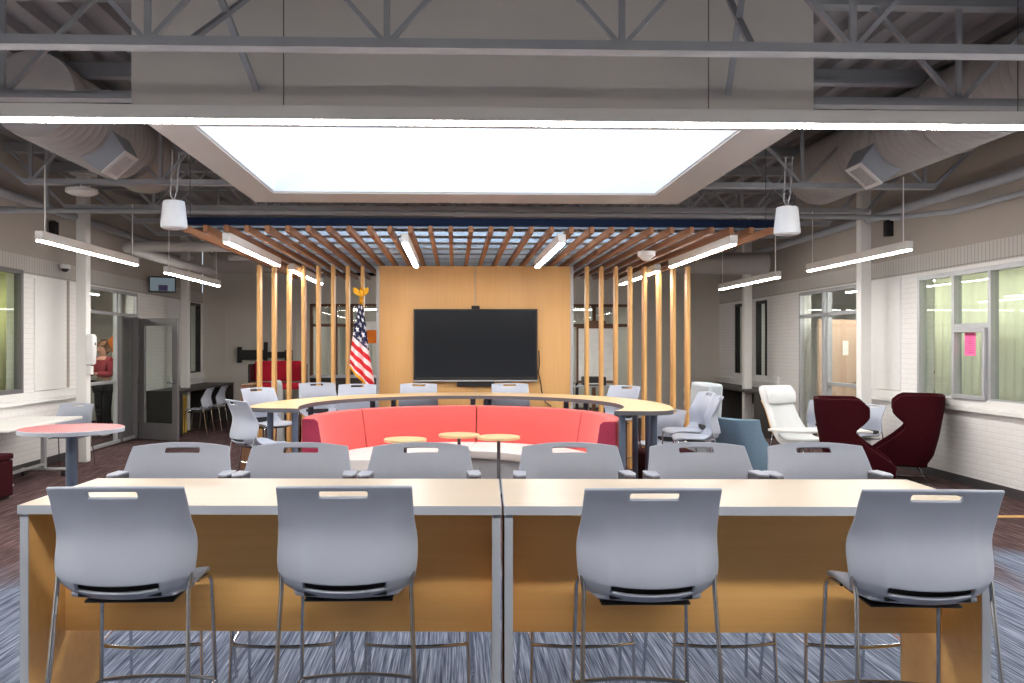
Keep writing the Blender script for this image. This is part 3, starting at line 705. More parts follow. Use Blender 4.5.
# ------------------------------------------------------------------ stools and chairs
def seat_kit(kind, label, sh, cat, arms=False):
    """moulded shell chair; sh is the seat height. Faces +Y."""
    t = thing(kind, label, cat)
    us = [0, 0.18, 0.33, 0.355, 0.365, 0.39, 0.49, 0.59, 0.615, 0.625, 0.65, 0.82, 0.94, 0.985, 1]; us = [-u for u in reversed(us[1:])] + us
    vs = [0, 0.015, 0.045, 0.076, 0.084, 0.146, 0.154, 0.21, 0.32, 0.44, 0.56, 0.68, 0.79, 0.87, 0.891, 0.899, 0.956, 0.964, 0.985, 1]
    def prof(v):
        tab = [(0, -0.175), (0.05, -0.212), (0.12, -0.240), (0.22, -0.240), (0.36, -0.226), (0.5, -0.208), (0.6, -0.206), (0.75, -0.222), (0.88, -0.246), (1, -0.272)]
        for (a, p), (b, q) in zip(tab, tab[1:]):
            if v <= b: return p + (q - p) * (v - a) / (b - a)
        return tab[-1][1]
    def back(u, v):
        w = 0.224 + 0.016 * min(1, v / 0.25) - 0.004 * max(0, v - 0.6) / 0.4 + 0.010 * max(0.0, 1 - ((v - 0.3) / 0.3) ** 4) * abs(u) ** 8
        if arms: w *= min(1.115, 1 + 0.26 * (1 - v))
        lip = 0.05 * abs(u) ** 6 * (1 if v < 0.5 else max(0, 1 - (v - 0.5) / 0.14))
        y = prof(v) + (0.055 - 0.01 * v) * u * u + lip
        z = sh + 0.008 + 0.412 * v + 0.022 * u * u * (1 - v) - (0.016 if arms else 0.009) * u * u * v * v
        return (u * w, y, z)
    if arms: vs = [0, 0.015, 0.045, 0.076, 0.084, 0.146, 0.154, 0.21, 0.32, 0.44, 0.56, 0.68, 0.79, 0.85, 0.871, 0.879, 0.936, 0.944, 0.975, 1]
    h0, h1 = (0.875, 0.94) if arms else (0.895, 0.96)
    hole = lambda u, v: (abs(u) < 0.36 and h0 < v < h1) or (abs(u) < 0.62 and 0.08 < v < 0.15)
    MB().grid(back, us, vs, hole).put('backrest', 'grey_plastic', t, solid=0.012, sub=1)
    def seat(u, v):
        y = -0.168 + 0.368 * v
        w = 0.215 * (1 - 0.16 * max(0, 0.3 - v) / 0.3) * (1 - 0.05 * max(0, v - 0.85) / 0.15)
        z = sh + 0.010 + 0.016 * v + 0.012 * u * u - 0.014 * (1 - (2 * v - 1) ** 2) * (1 - u * u) - 0.03 * max(0, v - 0.86) / 0.14
        return (u * w, y, z)
    MB().grid(seat, [-1, -0.93, -0.6, -0.2, 0.2, 0.6, 0.93, 1], [0, 0.06, 0.3, 0.55, 0.8, 0.92, 1]).put('seat', 'grey_plastic', t, solid=0.018, sub=2)
    MB().span(-0.16, 0.16, -0.11, 0.14, sh - 0.026, sh - 0.016).span(-0.145, 0.145, -0.195, -0.185, sh + 0.02, sh + 0.08).put('seat_pan', 'black_plastic', t, bevel=0.004)
    if arms:
        for s in (-1, 1):
            MB().prism([(s * 0.225, -0.15), (s * 0.285, -0.17), (s * 0.294, -0.06), (s * 0.275, 0.0), (s * 0.235, -0.02)], sh + 0.245, sh + 0.285).put('armrest', 'edge_dark', t, bevel=0.004)  # dark body stands for shadow below the pad, put into its colour
            MB().prism([(s * 0.225, -0.15), (s * 0.285, -0.17), (s * 0.294, -0.06), (s * 0.275, 0.0), (s * 0.235, -0.02)], sh + 0.2855, sh + 0.294).put('arm_pad', 'grey_plastic', t, bevel=0.002)
            MB().tube([(s * 0.262, -0.07, sh + 0.246), (s * 0.258, -0.07, sh + 0.06), (s * 0.24, -0.07, sh - 0.02), (s * 0.16, -0.07, sh - 0.03)], 0.012, 8).put('arm_support', 'black_plastic', t)
    k = sh / 0.76
    for s in (-1, 1):
        MB().tube([(s * 0.234, -0.145, sh + 0.10), (s * 0.230, -0.165, sh + 0.03), (s * (0.226 + 0.034 * k), -0.175 - 0.095 * k, 0.0)], 0.0082, 10).put('leg', 'chrome', t)
        MB().tube([(s * 0.185, 0.09, sh - 0.001), (s * 0.205, 0.150, sh + 0.002), (s * 0.212, 0.172, sh - 0.012), (s * 0.214, 0.178, sh - 0.036), (s * (0.214 + 0.02 * k), 0.178 + 0.035 * k, 0.0)], 0.0082, 10).put('leg', 'chrome', t)
    if sh > 0.6:
        zf = 0.335; f = 1 - zf / sh
        xf = 0.214 + 0.02 * f; yf = 0.178 + 0.035 * f; xr = 0.226 + 0.034 * f; yr = -0.175 - 0.095 * f
        MB().tube([(-xf + xf * 2 * q / 10, yf + 0.04 * (1 - (q / 5 - 1) ** 2), zf) for q in range(11)], 0.0085, 8).put('footrest', 'chrome', t)
        for s in (-1, 1): MB().tube([(s * xf, yf, zf), (s * xr, yr, zf + 0.02)], 0.007, 8).put('side_rail', 'chrome', t)
    else:
        for s in (-1, 1): MB().tube([(s * 0.19, 0.15, sh - 0.03), (s * 0.2, -0.15, sh - 0.02)], 0.008, 8).put('side_rail', 'chrome', t)
    return t
GS = None
stool = seat_kit('bar_stool', 'grey plastic bar stool at the near side of the maple tables, leftmost of four', 0.76, 'bar stool')
stool.location = (-1.175, 3.175, 0); stool.rotation_euler = (0, 0, 0.0); stool['group'] = 'bar stools on the near side of the maple tables'
NG = 'bar stools on the near side of the maple tables'
for x, y, r, lab in ((-0.385, 3.165, -0.0, 'grey plastic bar stool at the near side of the maple tables, second from left'),
                     (0.685, 3.09, -0.02, 'grey plastic bar stool at the near side of the maple tables, third from left'),
                     (1.640, 3.03, -0.08, 'grey plastic bar stool at the near side of the maple tables, rightmost of four')):
    copy_thing(stool, lab, (x, y, 0), r, NG)
FG = 'bar stools on the far side of the maple tables'
armed = None
for k, (x, y, r) in enumerate(((-1.352, 3.97, 0.0), (-0.765, 3.955, 0.0), (-0.168, 3.94, 0.0), (0.57, 3.92, 0.0), (1.20, 3.90, 0.0), (1.782, 3.88, 0.0))):
    lab = 'grey bar stool with arms across the maple tables, %s of six from left' % ('first', 'second', 'third', 'fourth', 'fifth', 'sixth')[k]
    if armed is None:
        armed = seat_kit('bar_stool', lab, 0.76, 'bar stool', True); armed.location = (x, y, 0); armed.rotation_euler = (0, 0, pi + r); armed['group'] = FG
    else: copy_thing(armed, lab, (x, y, 0), pi + r, FG)
CG = 'bar stools around the curved bar'
for x, y, r, lab in ((-1.74, 10.86, pi + 0.30, 'grey bar stool behind the left arm of the curved bar, left of the flag'),
                     (-1.22, 10.44, pi + 0.05, 'grey bar stool behind the curved bar, directly in front of the flag'),
                     (-0.465, 10.60, pi, 'grey bar stool behind the curved bar under the left half of the screen'),
                     (0.71, 10.60, pi, 'grey bar stool behind the curved bar under the right half of the screen'),
                     (1.90, 10.02, pi * 0.72, 'grey bar stool behind the right arm of the curved bar by the wood posts'),
                     (-2.10, 9.62, -2.25, 'grey bar stool beside the left end of the curved bar, seat under the top'),
                     (-1.78, 7.72, -pi * 0.29, 'grey bar stool in profile before the left end of the curved bar'),
                     (2.40, 8.66, pi * 0.52, 'grey bar stool in profile right of the curved bar, the farther of two'),
                     (2.30, 8.02, pi * 0.44, 'grey bar stool in profile right of the curved bar, the nearer of two')):
    copy_thing(stool, lab, (x, y, 0), r, CG)
chair = seat_kit('stacking_chair', 'low grey stacking chair against the left brick wall behind the white table', 0.45, 'chair')
chair.location = (-5.22, 11.52, 0); chair.rotation_euler = (0, 0, pi - 0.05)
for x, y, r, lab in ((2.52, 10.25, pi * 0.75, 'low grey stacking chair behind the legs of the curved bar, right end'),
                     (4.72, 11.6, pi * 1.55, 'low grey stacking chair left of the gap between the wing chairs'),
                     (5.28, 11.9, pi * 0.8, 'low grey stacking chair framed between the two maroon wing chairs'),
                     (5.42, 11.1, pi * 0.6, 'low grey stacking chair half behind the right maroon wing chair'),
                     (-4.85, 16.05, pi * 0.5, 'grey stacking chair at the far left counter, nearer the open door'),
                     (-4.80, 16.85, pi * 0.5, 'grey stacking chair at the far left counter, farther from the door'),
                     (4.55, 15.1, -pi * 0.5, 'grey stacking chair at the far right counter, nearer of two'),
                     (4.62, 15.9, -pi * 0.5, 'grey stacking chair at the far right counter, farther of two')):
    copy_thing(chair, lab, (x, y, 0), r)

# ------------------------------------------------------------------ maple tables
def maple_table(label, cx, cy, rz, L=1.803, D=0.645):
    t = thing('bar_table', label, 'table', (cx, cy, 0), rz)
    h = 1.067; e = 0.004
    tp = MB().span(-L / 2 + e, L / 2 - e, -D / 2 + e, D / 2 - e, h - 0.032, h).put('tabletop', 'maple', t, smooth=0)
    MB().span(-L / 2, L / 2, -D / 2, -D / 2 + e, h - 0.033, h - 0.0005).span(-L / 2, L / 2, D / 2 - e, D / 2, h - 0.033, h - 0.0005).span(-L / 2, -L / 2 + e, -D / 2 + e, D / 2 - e, h - 0.033, h - 0.0005).span(L / 2 - e, L / 2, -D / 2 + e, D / 2 - e, h - 0.033, h - 0.0005).put('edge_band', 'edge_grey', tp, smooth=0)
    for s in (-1, 1):
        x = s * (L / 2 - 0.019)
        p = MB().span(x - 0.0145, x + 0.0145, -D / 2 + 0.018, D / 2 - 0.018, 0.0, h - 0.034).put('leg_panel', 'maple_upright', t, smooth=0)
        for q in (-1, 1): MB().box((x, q * (D / 2 - 0.01475), (h - 0.034) / 2), (0.031, 0.0055, h - 0.034)).put('edge_band', 'edge_grey', p, smooth=0)
    MB().span(-L / 2 + 0.035, L / 2 - 0.035, -D / 2 + 0.285, -D / 2 + 0.31, 0.505, h - 0.034).put('modesty_panel', 'maple_upright', t, smooth=0)
    return t
RZ = -0.04; ux = Vector((cos(RZ), sin(RZ))); uy = Vector((-sin(RZ), cos(RZ)))
seam = Vector((0.177, 3.105))
for s, lab in ((-1, 'maple bar table with grey edges in front, the left one'), (1, 'maple bar table with grey edges in front, the right one')):
    c = seam + ux * s * (1.803 / 2 + 0.004) + uy * 0.645 / 2
    maple_table(lab, c.x, c.y, RZ)

# ------------------------------------------------------------------ curved bar and booth
CC = (0.07, 8.45); CR = -0.13
def bar_top(side, grow):
    yc = -0.62 - grow; rx = 2.09 if side < 0 else 2.07; ri = 1.61 - grow
    n = 40
    ao = math.asin((yc + 0.26) / 2.28); ai = math.asin(yc / ri)
    out = [((rx + grow) * cos(ao + (pi / 2 - ao) * k / n), (2.28 + grow) * sin(ao + (pi / 2 - ao) * k / n)) for k in range(n + 1)]
    inn = [(ri * cos(ai + (pi / 2 - ai) * k / n), ri * sin(ai + (pi / 2 - ai) * k / n)) for k in range(n + 1)]
    x0 = out[0][0]
    corner = [(x0 - 0.30 + 0.30 * cos(q * pi / 2 / 8), yc + 0.26 - 0.26 * sin(q * pi / 2 / 8)) for q in range(8, 0, -1)]
    g = 0.004 - grow
    poly = corner + out + list(reversed(inn))
    poly = [(max(x, g), y) for x, y in poly]
    if side < 0: poly = [(-x, y) for x, y in reversed(poly)]
    return poly
for side, w in ((-1, 'left'), (1, 'right')):
    t = thing('curved_bar_table', 'bar height curved maple table on slate legs, %s half of the horseshoe' % w, 'table', (CC[0], CC[1], 0), CR)
    tp = MB().prism(bar_top(side, 0.0), 1.034, 1.067).put('tabletop', 'pale_top', t, smooth=0)
    MB().prism(bar_top(side, 0.003), 1.026, 1.0655).put('edge_band', 'edge_dark', tp, smooth=30)
    for lx, ly in ((1.87, -0.32), (1.56, -0.50), (1.78, 0.72), (1.90, 0.55), (1.05, 1.72), (1.28, 1.58), (0.10, 1.98), (0.08, 1.78)):
        MB().tube([(side * lx, ly, 0.0), (side * lx, ly, 1.027)], 0.031, 20).put('leg', 'slate_metal', t)
def booth(label, a0, a1, end=None):
    t = thing('booth_section', label, 'sofa', (CC[0], CC[1], 0), CR)
    g = 0.004; a0 += g; a1 -= g; n = 26; C0 = (0, 0)
    MB().arc([(1.375, 0.54), (1.405, 0.72), (1.445, 0.935), (1.46, 0.95), (1.56, 0.955), (1.575, 0.94), (1.575, 0.06), (1.385, 0.06)], a0, a1, n, C0).put('backrest', 'red_fabric', t, bevel=0.012)
    MB().arc([(0.72, 0.435), (0.71, 0.46), (0.715, 0.515), (0.735, 0.53), (1.0, 0.535), (1.365, 0.54), (1.37, 0.435)], a0, a1, n, C0).put('seat_cushion', 'cream_vinyl', t)
    MB().arc([(0.77, 0.06), (0.77, 0.433), (1.37, 0.433), (1.37, 0.06)], a0, a1, n, C0).put('base', 'base_fabric', t)
    MB().arc([(0.82, 0.0), (0.82, 0.058), (1.5, 0.058), (1.5, 0.0)], a0, a1, n, C0).put('plinth', 'black_plastic', t)
    if end is not None:
        sg, a = end; e0, e1 = (a, a + 0.006) if sg > 0 else (a - 0.006, a)
        MB().arc([(1.36, 0.06), (1.36, 0.54), (1.42, 0.92), (1.45, 0.945), (1.57, 0.95), (1.57, 0.06)], a - 0.012 if sg < 0 else a, a if sg < 0 else a + 0.012, 1, C0).put('end_panel', 'raspberry_fabric', t)
    return t
A = [radians(d) for d in (-16, 33, 90, 147, 196)]
booth('curved red booth section at the right front end, cream seat', A[0], A[1], (-1, A[0]))
booth('curved red booth section right of the central gap, cream seat', A[1], A[2])
booth('curved red booth section left of the central gap, cream seat', A[2], A[3])
booth('curved red booth section at the left front end, cream seat', A[3], A[4], (1, A[4]))

def pedestal_table(label, x, y, h, r, top, edge, col, base_r=0.25, cr=0.03, name='round_table', th=0.025):
    t = thing(name, label, 'table', (x, y, 0))
    tp = MB().lathe([(r - 0.004, h - th), (r - 0.004, h)], 56).put('tabletop', top, t)
    MB().lathe([(r - 0.0035, h - th - 0.001), (r, h - th - 0.001), (r, h - 0.001), (r - 0.0035, h - 0.001)], 56).put('edge_band', edge, tp) if False else None
    mb = MB(); seg = 56
    mb.rings([[(rr * cos(2 * pi * k / seg), rr * sin(2 * pi * k / seg), z) for k in range(seg)] for rr, z in ((r - 0.004, h - th - 0.002), (r, h - th), (r, h - 0.003), (r - 0.004, h - 0.0005))], cap=False, closed=True)
    mb.put('edge_band', edge, tp)
    MB().lathe([(cr, 0.012), (cr, h - th - 0.012)], 24).put('column', col, t)
    MB().lathe([(base_r, 0), (base_r, 0.008), (base_r - 0.02, 0.014), (cr, 0.02)], 40).put('base', col, t)
    MB().lathe([(0.09, h - th - 0.012), (0.09, h - th)], 24).put('top_plate', col, t)
    return t
SG = 'small round tables inside the booth'
pedestal_table('small round maple side table inside the booth, the left one', -0.50, 8.50, 0.725, 0.215, 'pale_top', 'pale_top', 'edge_dark', 0.17, 0.018, 'side_table')
pedestal_table('small round maple side table inside the booth, the middle one', 0.045, 8.78, 0.74, 0.215, 'pale_top', 'pale_top', 'edge_dark', 0.17, 0.018, 'side_table')
pedestal_table('small round maple side table inside the booth, the right one', 0.44, 8.42, 0.755, 0.215, 'pale_top', 'pale_top', 'edge_dark', 0.17, 0.018, 'side_table')
pedestal_table('tall round table with red top and grey edge at the left', -2.755, 6.13, 1.072, 0.352, 'red_laminate', 'edge_grey', 'slate_metal', 0.27, 0.040, th=0.03)

def work_table(label, x, y, rz, L, D, h=0.74):
    t = thing('folding_table', label, 'table', (x, y, 0), rz)
    MB().span(-L / 2, L / 2, -D / 2, D / 2, h - 0.03, h).put('tabletop', 'white_laminate', t, bevel=0.006)
    for s in (-1, 1):
        xx = s * (L / 2 - 0.28)
        MB().span(xx - 0.035, xx + 0.035, -0.025, 0.025, 0.1, h - 0.06).put('leg_post', 'aluminium', t, bevel=0.006)
        MB().span(xx - 0.03, xx + 0.03, -0.28, 0.28, 0.075, 0.105).put('foot', 'aluminium', t, bevel=0.008)
        MB().span(xx - 0.05, xx + 0.05, -0.12, 0.12, h - 0.06, h - 0.031).put('bracket', 'black_plastic', t)
        for q in (-0.25, 0.25):
            c = MB(); c.lathe([(0.034, -0.018), (0.034, 0.018)], 20); c.bm.transform(Matrix.Translation((xx, q, 0.036)) @ Matrix.Rotation(pi / 2, 4, 'X')); c.put('caster', 'black_plastic', t)
    MB().span(-L / 2 + 0.3, L / 2 - 0.3, -0.02, 0.02, 0.14, 0.165).put('stretcher', 'aluminium', t)
    return t
work_table('long white table on casters against the left brick wall', -5.25, 10.25, pi / 2, 1.85, 0.74)
t = thing('low_table', 'low white table between the pale lounge chair and the maroon wing chairs', 'table', (4.70, 10.5, 0))
MB().prism([(-0.70, 0.12), (-0.62, -0.10), (-0.45, -0.22), (0.48, -0.25), (0.50, 0.25), (-0.55, 0.25)], 0.575, 0.605).put('tabletop', 'white_laminate', t, bevel=0.006)
MB().tube([(0.38, 0, 0.02), (0.38, 0, 0.574)], 0.035, 18).put('column', 'aluminium', t)
MB().span(0.28, 0.49, -0.22, 0.22, 0.0, 0.02).put('base', 'aluminium', t, bevel=0.006)

# ------------------------------------------------------------------ lounge seating
def shell_chair(name, label, cat, loc, rz, front, back, mat, W=0.36, cushion=None, head=None, wood=False):
    """tub shell facing +X: for every height a U from the left front edge round the back to the right front edge"""
    t = thing(name, label, cat, loc, rz)
    def f1(tab, z):
        if z <= tab[0][0]: return tab[0][1]
        for (a, p), (b, q) in zip(tab, tab[1:]):
            if z <= b: return p + (q - p) * (z - a) / (b - a)
        return tab[-1][1]
    zs = []
    z0, z1 = front[0][0], front[-1][0]
    zs = [z0 + (z1 - z0) * k / 30 for k in range(31)]
    def U(s, z):
        F, B = f1(front, z), f1(back, z); rc = 0.16; w = W * (0.86 + 0.14 * min(1, (z - z0) / 0.3))
        F = max(F, B + rc + 0.02)
        ls = F - (B + rc); la = rc * pi / 2; lb = 2 * (w - rc); tot = 2 * ls + 2 * la + lb
        # equal shares per zone keep the grid columns tidy
        if s < 0.3: return (F - ls * s / 0.3, -w, z)
        if s < 0.42:
            a = (s - 0.3) / 0.12 * pi / 2; return (B + rc - rc * sin(a), -w + rc - rc * cos(a), z)
        if s < 0.58: return (B, -w + rc + lb * (s - 0.42) / 0.16, z)
        if s < 0.70:
            a = (s - 0.58) / 0.12 * pi / 2; return (B + rc - rc * cos(a), w - rc + rc * sin(a), z)
        return (B + rc + ls * (s - 0.70) / 0.3, w, z)
    S = [0.3 * k / 8 for k in range(8)] + [0.3 + 0.12 * k / 5 for k in range(5)] + [0.42 + 0.16 * k / 5 for k in range(5)] + [0.58 + 0.12 * k / 5 for k in range(5)] + [0.7 + 0.3 * k / 8 for k in range(9)]
    MB().grid(U, S, zs).put('shell', mat, t, solid=0.05, smooth=60, bevel=0.012)
    b0 = f1(back, z0 + 0.1); fr = f1(front, z0 + 0.1)
    MB().span(b0 + 0.03, fr, -W * 0.84, W * 0.84, z0 - 0.02, z0 + 0.12).put('seat', cushion or mat, t, bevel=0.03)
    if head:
        zc, hh = head; bx = f1(back, zc) + 0.10
        MB().span(bx - 0.07, bx + 0.07, -W + 0.05, W - 0.05, zc - hh, zc + hh).put('headrest', cushion or mat, t, bevel=0.04)
        zc2 = (z0 + zc - hh) / 2 + 0.1
        MB().bar((f1(back, z0 + 0.1) + 0.16, 0, z0 + 0.08), (bx - 0.01, 0, zc - hh), 2 * (W - 0.06), 0.10).put('back_cushion', cushion or mat, t, bevel=0.03)
    if wood:
        MB().grid(lambda s, z: tuple(a + b for a, b in zip(U(0.42 + 0.16 * s, z), (-0.035, 0, 0))), [0, 0.5, 1], [z0 + (z1 - z0) * (0.05 + 0.85 * k / 8) for k in range(9)]).put('back_veneer', 'post_wood', t, solid=0.012)
    for sy in (-1, 1):
        MB().tube([(fr - 0.12, sy * W * 0.6, z0 - 0.02), (fr - 0.02, sy * W * 0.85, 0.012), (b0 + 0.02, sy * W * 0.85, 0.012), (b0 + 0.14, sy * W * 0.6, z0 - 0.02)], 0.009, 8).put('sled_leg', 'chrome', t)
    return t
WF = [(0.22, 0.44), (0.34, 0.46), (0.42, 0.36), (0.55, 0.18), (0.66, 0.06), (0.72, 0.05), (0.80, 0.14), (0.86, 0.19), (0.98, 0.19), (1.045, 0.12), (1.07, 0.06)]
WB = [(0.22, -0.16), (0.35, -0.24), (0.6, -0.30), (0.9, -0.35), (1.07, -0.36)]
shell_chair('wing_chair', 'maroon wing chair with its back to the glazed front, left of the facing pair', 'armchair', (4.51, 9.47, 0), -0.40, WF, WB, 'maroon_fabric', 0.35)
shell_chair('wing_chair', 'maroon wing chair with its back to the right window wall, right of the facing pair', 'armchair', (5.60, 10.2, 0), pi - 0.47, WF, WB, 'maroon_fabric', 0.34)
t = thing('lounge_chair', 'pale grey reclined lounge chair with headrest, turned to the room', 'armchair', (4.44, 10.9, 0), -1.12)
LP = [(0.0, 0.50, 0.40, 0.29, 0.02), (0.12, 0.34, 0.41, 0.32, 0.04), (0.30, 0.10, 0.385, 0.33, 0.10), (0.42, -0.06, 0.42, 0.32, 0.14), (0.55, -0.17, 0.56, 0.28, 0.12), (0.70, -0.25, 0.74, 0.245, 0.10), (0.80, -0.29, 0.86, 0.24, 0.08), (0.86, -0.30, 0.92, 0.265, 0.06), (0.93, -0.33, 1.03, 0.275, 0.06), (1.0, -0.38, 1.13, 0.26, 0.05)]
def lounge(u, v):
    for a, b in zip(LP, LP[1:]):
        if v <= b[0]:
            k = (v - a[0]) / (b[0] - a[0]); x, z, w, e = (a[i] + (b[i] - a[i]) * k for i in (1, 2, 3, 4)); break
    up = max(0.0, 1 - v / 0.5)
    return (x + e * u * u * (1 - up), u * w, z + e * u * u * up)
MB().grid(lounge, [-1, -0.95, -0.7, -0.35, 0, 0.35, 0.7, 0.95, 1], [q[0] for q in LP]).put('shell', 'pale_upholstery', t, solid=0.075, sub=2)
MB().grid(lambda u, v: tuple(a + b for a, b in zip(lounge(u * 0.92, 0.845 + 0.145 * v), (0.055 + 0.035 * sin(pi * v), 0, 0))), [-1, -0.93, -0.5, 0, 0.5, 0.93, 1], [0, 0.06, 0.3, 0.6, 0.94, 1]).put('headrest', 'pale_upholstery', t, solid=0.06, sub=2)
MB().grid(lambda u, v: tuple(a + b for a, b in zip(lounge(u * 0.9, 0.5 + 0.38 * v), (-0.06, 0, -0.01))), [-1, -0.5, 0, 0.5, 1], [0, 0.25, 0.5, 0.75, 1]).put('back_veneer', 'post_wood', t, solid=0.015, smooth=60)
for sy in (-1, 1): MB().tube([(0.34, sy * 0.2, 0.37), (0.44, sy * 0.28, 0.012), (-0.22, sy * 0.28, 0.012), (-0.04, sy * 0.2, 0.38)], 0.010, 8).put('sled_leg', 'chrome', t)
KF = [(0.24, 0.30), (0.42, 0.32), (0.48, 0.22), (0.56, 0.0), (0.72, -0.14), (0.86, -0.22), (0.91, -0.26)]
KB = [(0.24, -0.18), (0.4, -0.26), (0.7, -0.34), (0.91, -0.39)]
shell_chair('tub_chair', 'dusty blue low tub chair between the bar stools and pale lounge chair', 'armchair', (3.13, 8.84, 0), 0.5, KF, KB, 'dusk_blue_fabric', 0.30)
def high_back(label, loc, rz, h=1.24):
    t = thing('high_back_seat', label, 'armchair', loc, rz)
    MB().rings([[(x, y, z) for x, y in ((-0.40 - 0.05 * (z - 0.1), -0.33), (-0.24 - 0.05 * (z - 0.1), -0.33), (-0.24 - 0.05 * (z - 0.1), 0.33), (-0.40 - 0.05 * (z - 0.1), 0.33))] for z in (0.10, 0.6, h)]).put('backrest', 'cloud_fabric', t, bevel=0.035)
    MB().span(-0.23, 0.40, -0.33, 0.33, 0.28, 0.47).put('seat', 'maroon_fabric', t, bevel=0.03)
    MB().span(-0.34, 0.36, -0.29, 0.29, 0.10, 0.279).put('base', 'maroon_fabric', t, bevel=0.01)
    for sx in (-0.30, 0.32):
        for sy in (-0.25, 0.25): MB().tube([(sx, sy, 0), (sx, sy, 0.11)], 0.018, 10).put('leg', 'chrome', t)
high_back('tall grey backed seat with maroon cushion behind the right profile stools', (2.50, 9.5, 0), pi + 0.05)
high_back('tall grey backed seat glimpsed through the left wood posts', (-2.36, 13.0, 0), 0.22, 1.13)
t = thing('ottoman', 'maroon ottoman cut off by the left picture edge', 'ottoman', (-5.08, 9.1, 0))
MB().span(-0.25, 0.25, -0.25, 0.25, 0.03, 0.42).put('body', 'maroon_fabric', t, bevel=0.02)
MB().span(-0.255, 0.255, -0.255, 0.255, 0.425, 0.49).put('cushion', 'maroon_fabric', t, bevel=0.02)
MB().span(-0.22, 0.22, -0.22, 0.22, 0.0, 0.03).put('plinth', 'black_plastic', t)
t = thing('bench', 'red bench with rolled pink seat below the wall bracket at the back', 'bench', (-3.55, 17.0, 0))
MB().span(-0.5, 0.5, 0.12, 0.26, 0.95, 1.36).put('backrest', 'scarlet_fabric', t, bevel=0.03)
MB().span(-0.5, 0.5, -0.28, 0.16, 0.80, 0.93).put('seat', 'scarlet_fabric', t, bevel=0.04)
for x in (-0.52, 0.52): MB().span(x - 0.02, x + 0.02, -0.26, 0.28, 0, 1.30).put('side_frame', 'black_metal', t, bevel=0.004)
t = thing('cabinet', 'low walnut cabinet end behind the left end of the curved bar', 'cabinet', (-2.72, 11.3, 0), 0.0)
MB().span(-0.06, 0.06, -0.3, 0.3, 0.0, 1.14).put('body', 'walnut', t, bevel=0.006)
MB().span(-0.065, 0.065, -0.305, 0.305, 1.141, 1.16).put('top', 'walnut', t, bevel=0.003)

# counters along the far ends of the side walls
def counter(label, x0, x1, y0, y1, mat='dark_laminate'):
    t = thing('counter', label, 'counter', ((x0 + x1) / 2, (y0 + y1) / 2, 0))
    w, d = (x1 - x0) / 2, (y1 - y0) / 2
    MB().span(-w, w, -d, d, 0.80, 0.84).put('worktop', mat, t, bevel=0.004)
    for y in (-d + 0.04, 0, d - 0.04): MB().span(-w, w, y - 0.02, y + 0.02, 0, 0.799).put('support_panel', mat, t)
    MB().span(-w, -w + 0.02, -d, d, 0.5, 0.799).put('back_rail', mat, t) if x0 < 0 else MB().span(w - 0.02, w, -d, d, 0.5, 0.799).put('back_rail', mat, t)
    return t
counter('dark counter along the far left wall below the narrow window', XL + 0.07, XL + 0.72, 15.5, YB - 0.1)
counter('dark counter along the far right wall below the narrow windows', XR - 0.72, XR - 0.07, 14.9, YB - 0.1)
t = thing('wall_bracket', 'black articulated screen bracket empty on the far left wall', 'bracket', (-4.3, YB, 1.45))
for x0, x1, z0, z1 in ((-0.62, -0.52, -0.17, 0.19), (-0.02, 0.06, -0.12, 0.30), (0.45, 0.62, -0.12, 0.12)): MB().span(x0, x1, -0.06, -0.001, z0, z1).put('mount_plate', 'black_metal', t)
MB().span(-0.52, -0.02, -0.10, -0.06, -0.10, 0.12).span(0.06, 0.45, -0.10, -0.06, -0.06, 0.08).put('arm', 'black_metal', t)

# small wall fittings
t = thing('wall_monitor', 'small black monitor high on the left wall above the open door', 'monitor', (XL + 0.28, 15.75, 2.80), radians(-58))
MB().span(-0.03, 0.0, -0.24, 0.24, -0.15, 0.15).put('casing', 'black_plastic', t, bevel=0.008)
t.rotation_euler = (0, 0, radians(-66))
MB().span(0.0005, 0.004, -0.215, 0.215, -0.12, 0.125).put('display', 'screen_glow', t, smooth=0)
MB().span(0.0045, 0.006, -0.07, 0.09, -0.115, -0.01).put('picture_area', 'poster_violet', t, smooth=0)
MB().tube([(-0.03, 0, 0), (-0.16, -0.06, 0.0)], 0.02, 10).put('bracket', 'black_metal', t)
t = thing('sanitiser_dispenser', 'white hand sanitiser dispenser on the left column', 'dispenser', (-5.244, 12.18, 1.61))
MB().rings([[(x, y, z) for x, y in ((0.0, -0.075 * k), (0.10 * q, -0.062 * k), (0.10 * q, 0.062 * k), (0.0, 0.075 * k))] for z, k, q in ((-0.22, 0.8, 0.75), (-0.2, 0.95, 0.9), (0.0, 1, 1.0), (0.18, 1, 1.0), (0.22, 0.85, 0.8))]).put('body', 'white_metal', t, bevel=0.012)
MB().span(0.0, 0.06, -0.045, 0.045, -0.36, -0.235).put('drip_tray', 'white_metal', t, bevel=0.006)
MB().span(0.1005, 0.104, -0.02, 0.02, 0.06, 0.10).put('window_strip', 'edge_dark', t)
t = thing('dome_camera', 'small white dome camera high on the left wall beside the column', 'camera', (XL + 0.075, 12.3, 2.78))
MB().lathe([(0.06, 0.055), (0.075, 0.05), (0.08, 0.02), (0.075, 0.0), (0.05, -0.004)], 28).put('housing', 'white_metal', t)
MB().lathe([(0.05, -0.005), (0.046, -0.03), (0.028, -0.048), (0.004, -0.052)], 24).put('dome', 'black_plastic', t)
t = thing('pink_notice', 'bright pink paper notice taped inside the right wall window', 'notice', (XR + 0.018, 9.8, 1.69))
MB().span(0, 0.003, -0.105, 0.105, -0.145, 0.145).put('sheet', 'pink_paper', t, smooth=0)
ink = MB()
for k in range(9): ink.span(-0.001, -0.0003, -0.07 + 0.01 * (k % 2), 0.07 - 0.012 * ((k * 7) % 3), 0.10 - k * 0.026, 0.106 - k * 0.026)
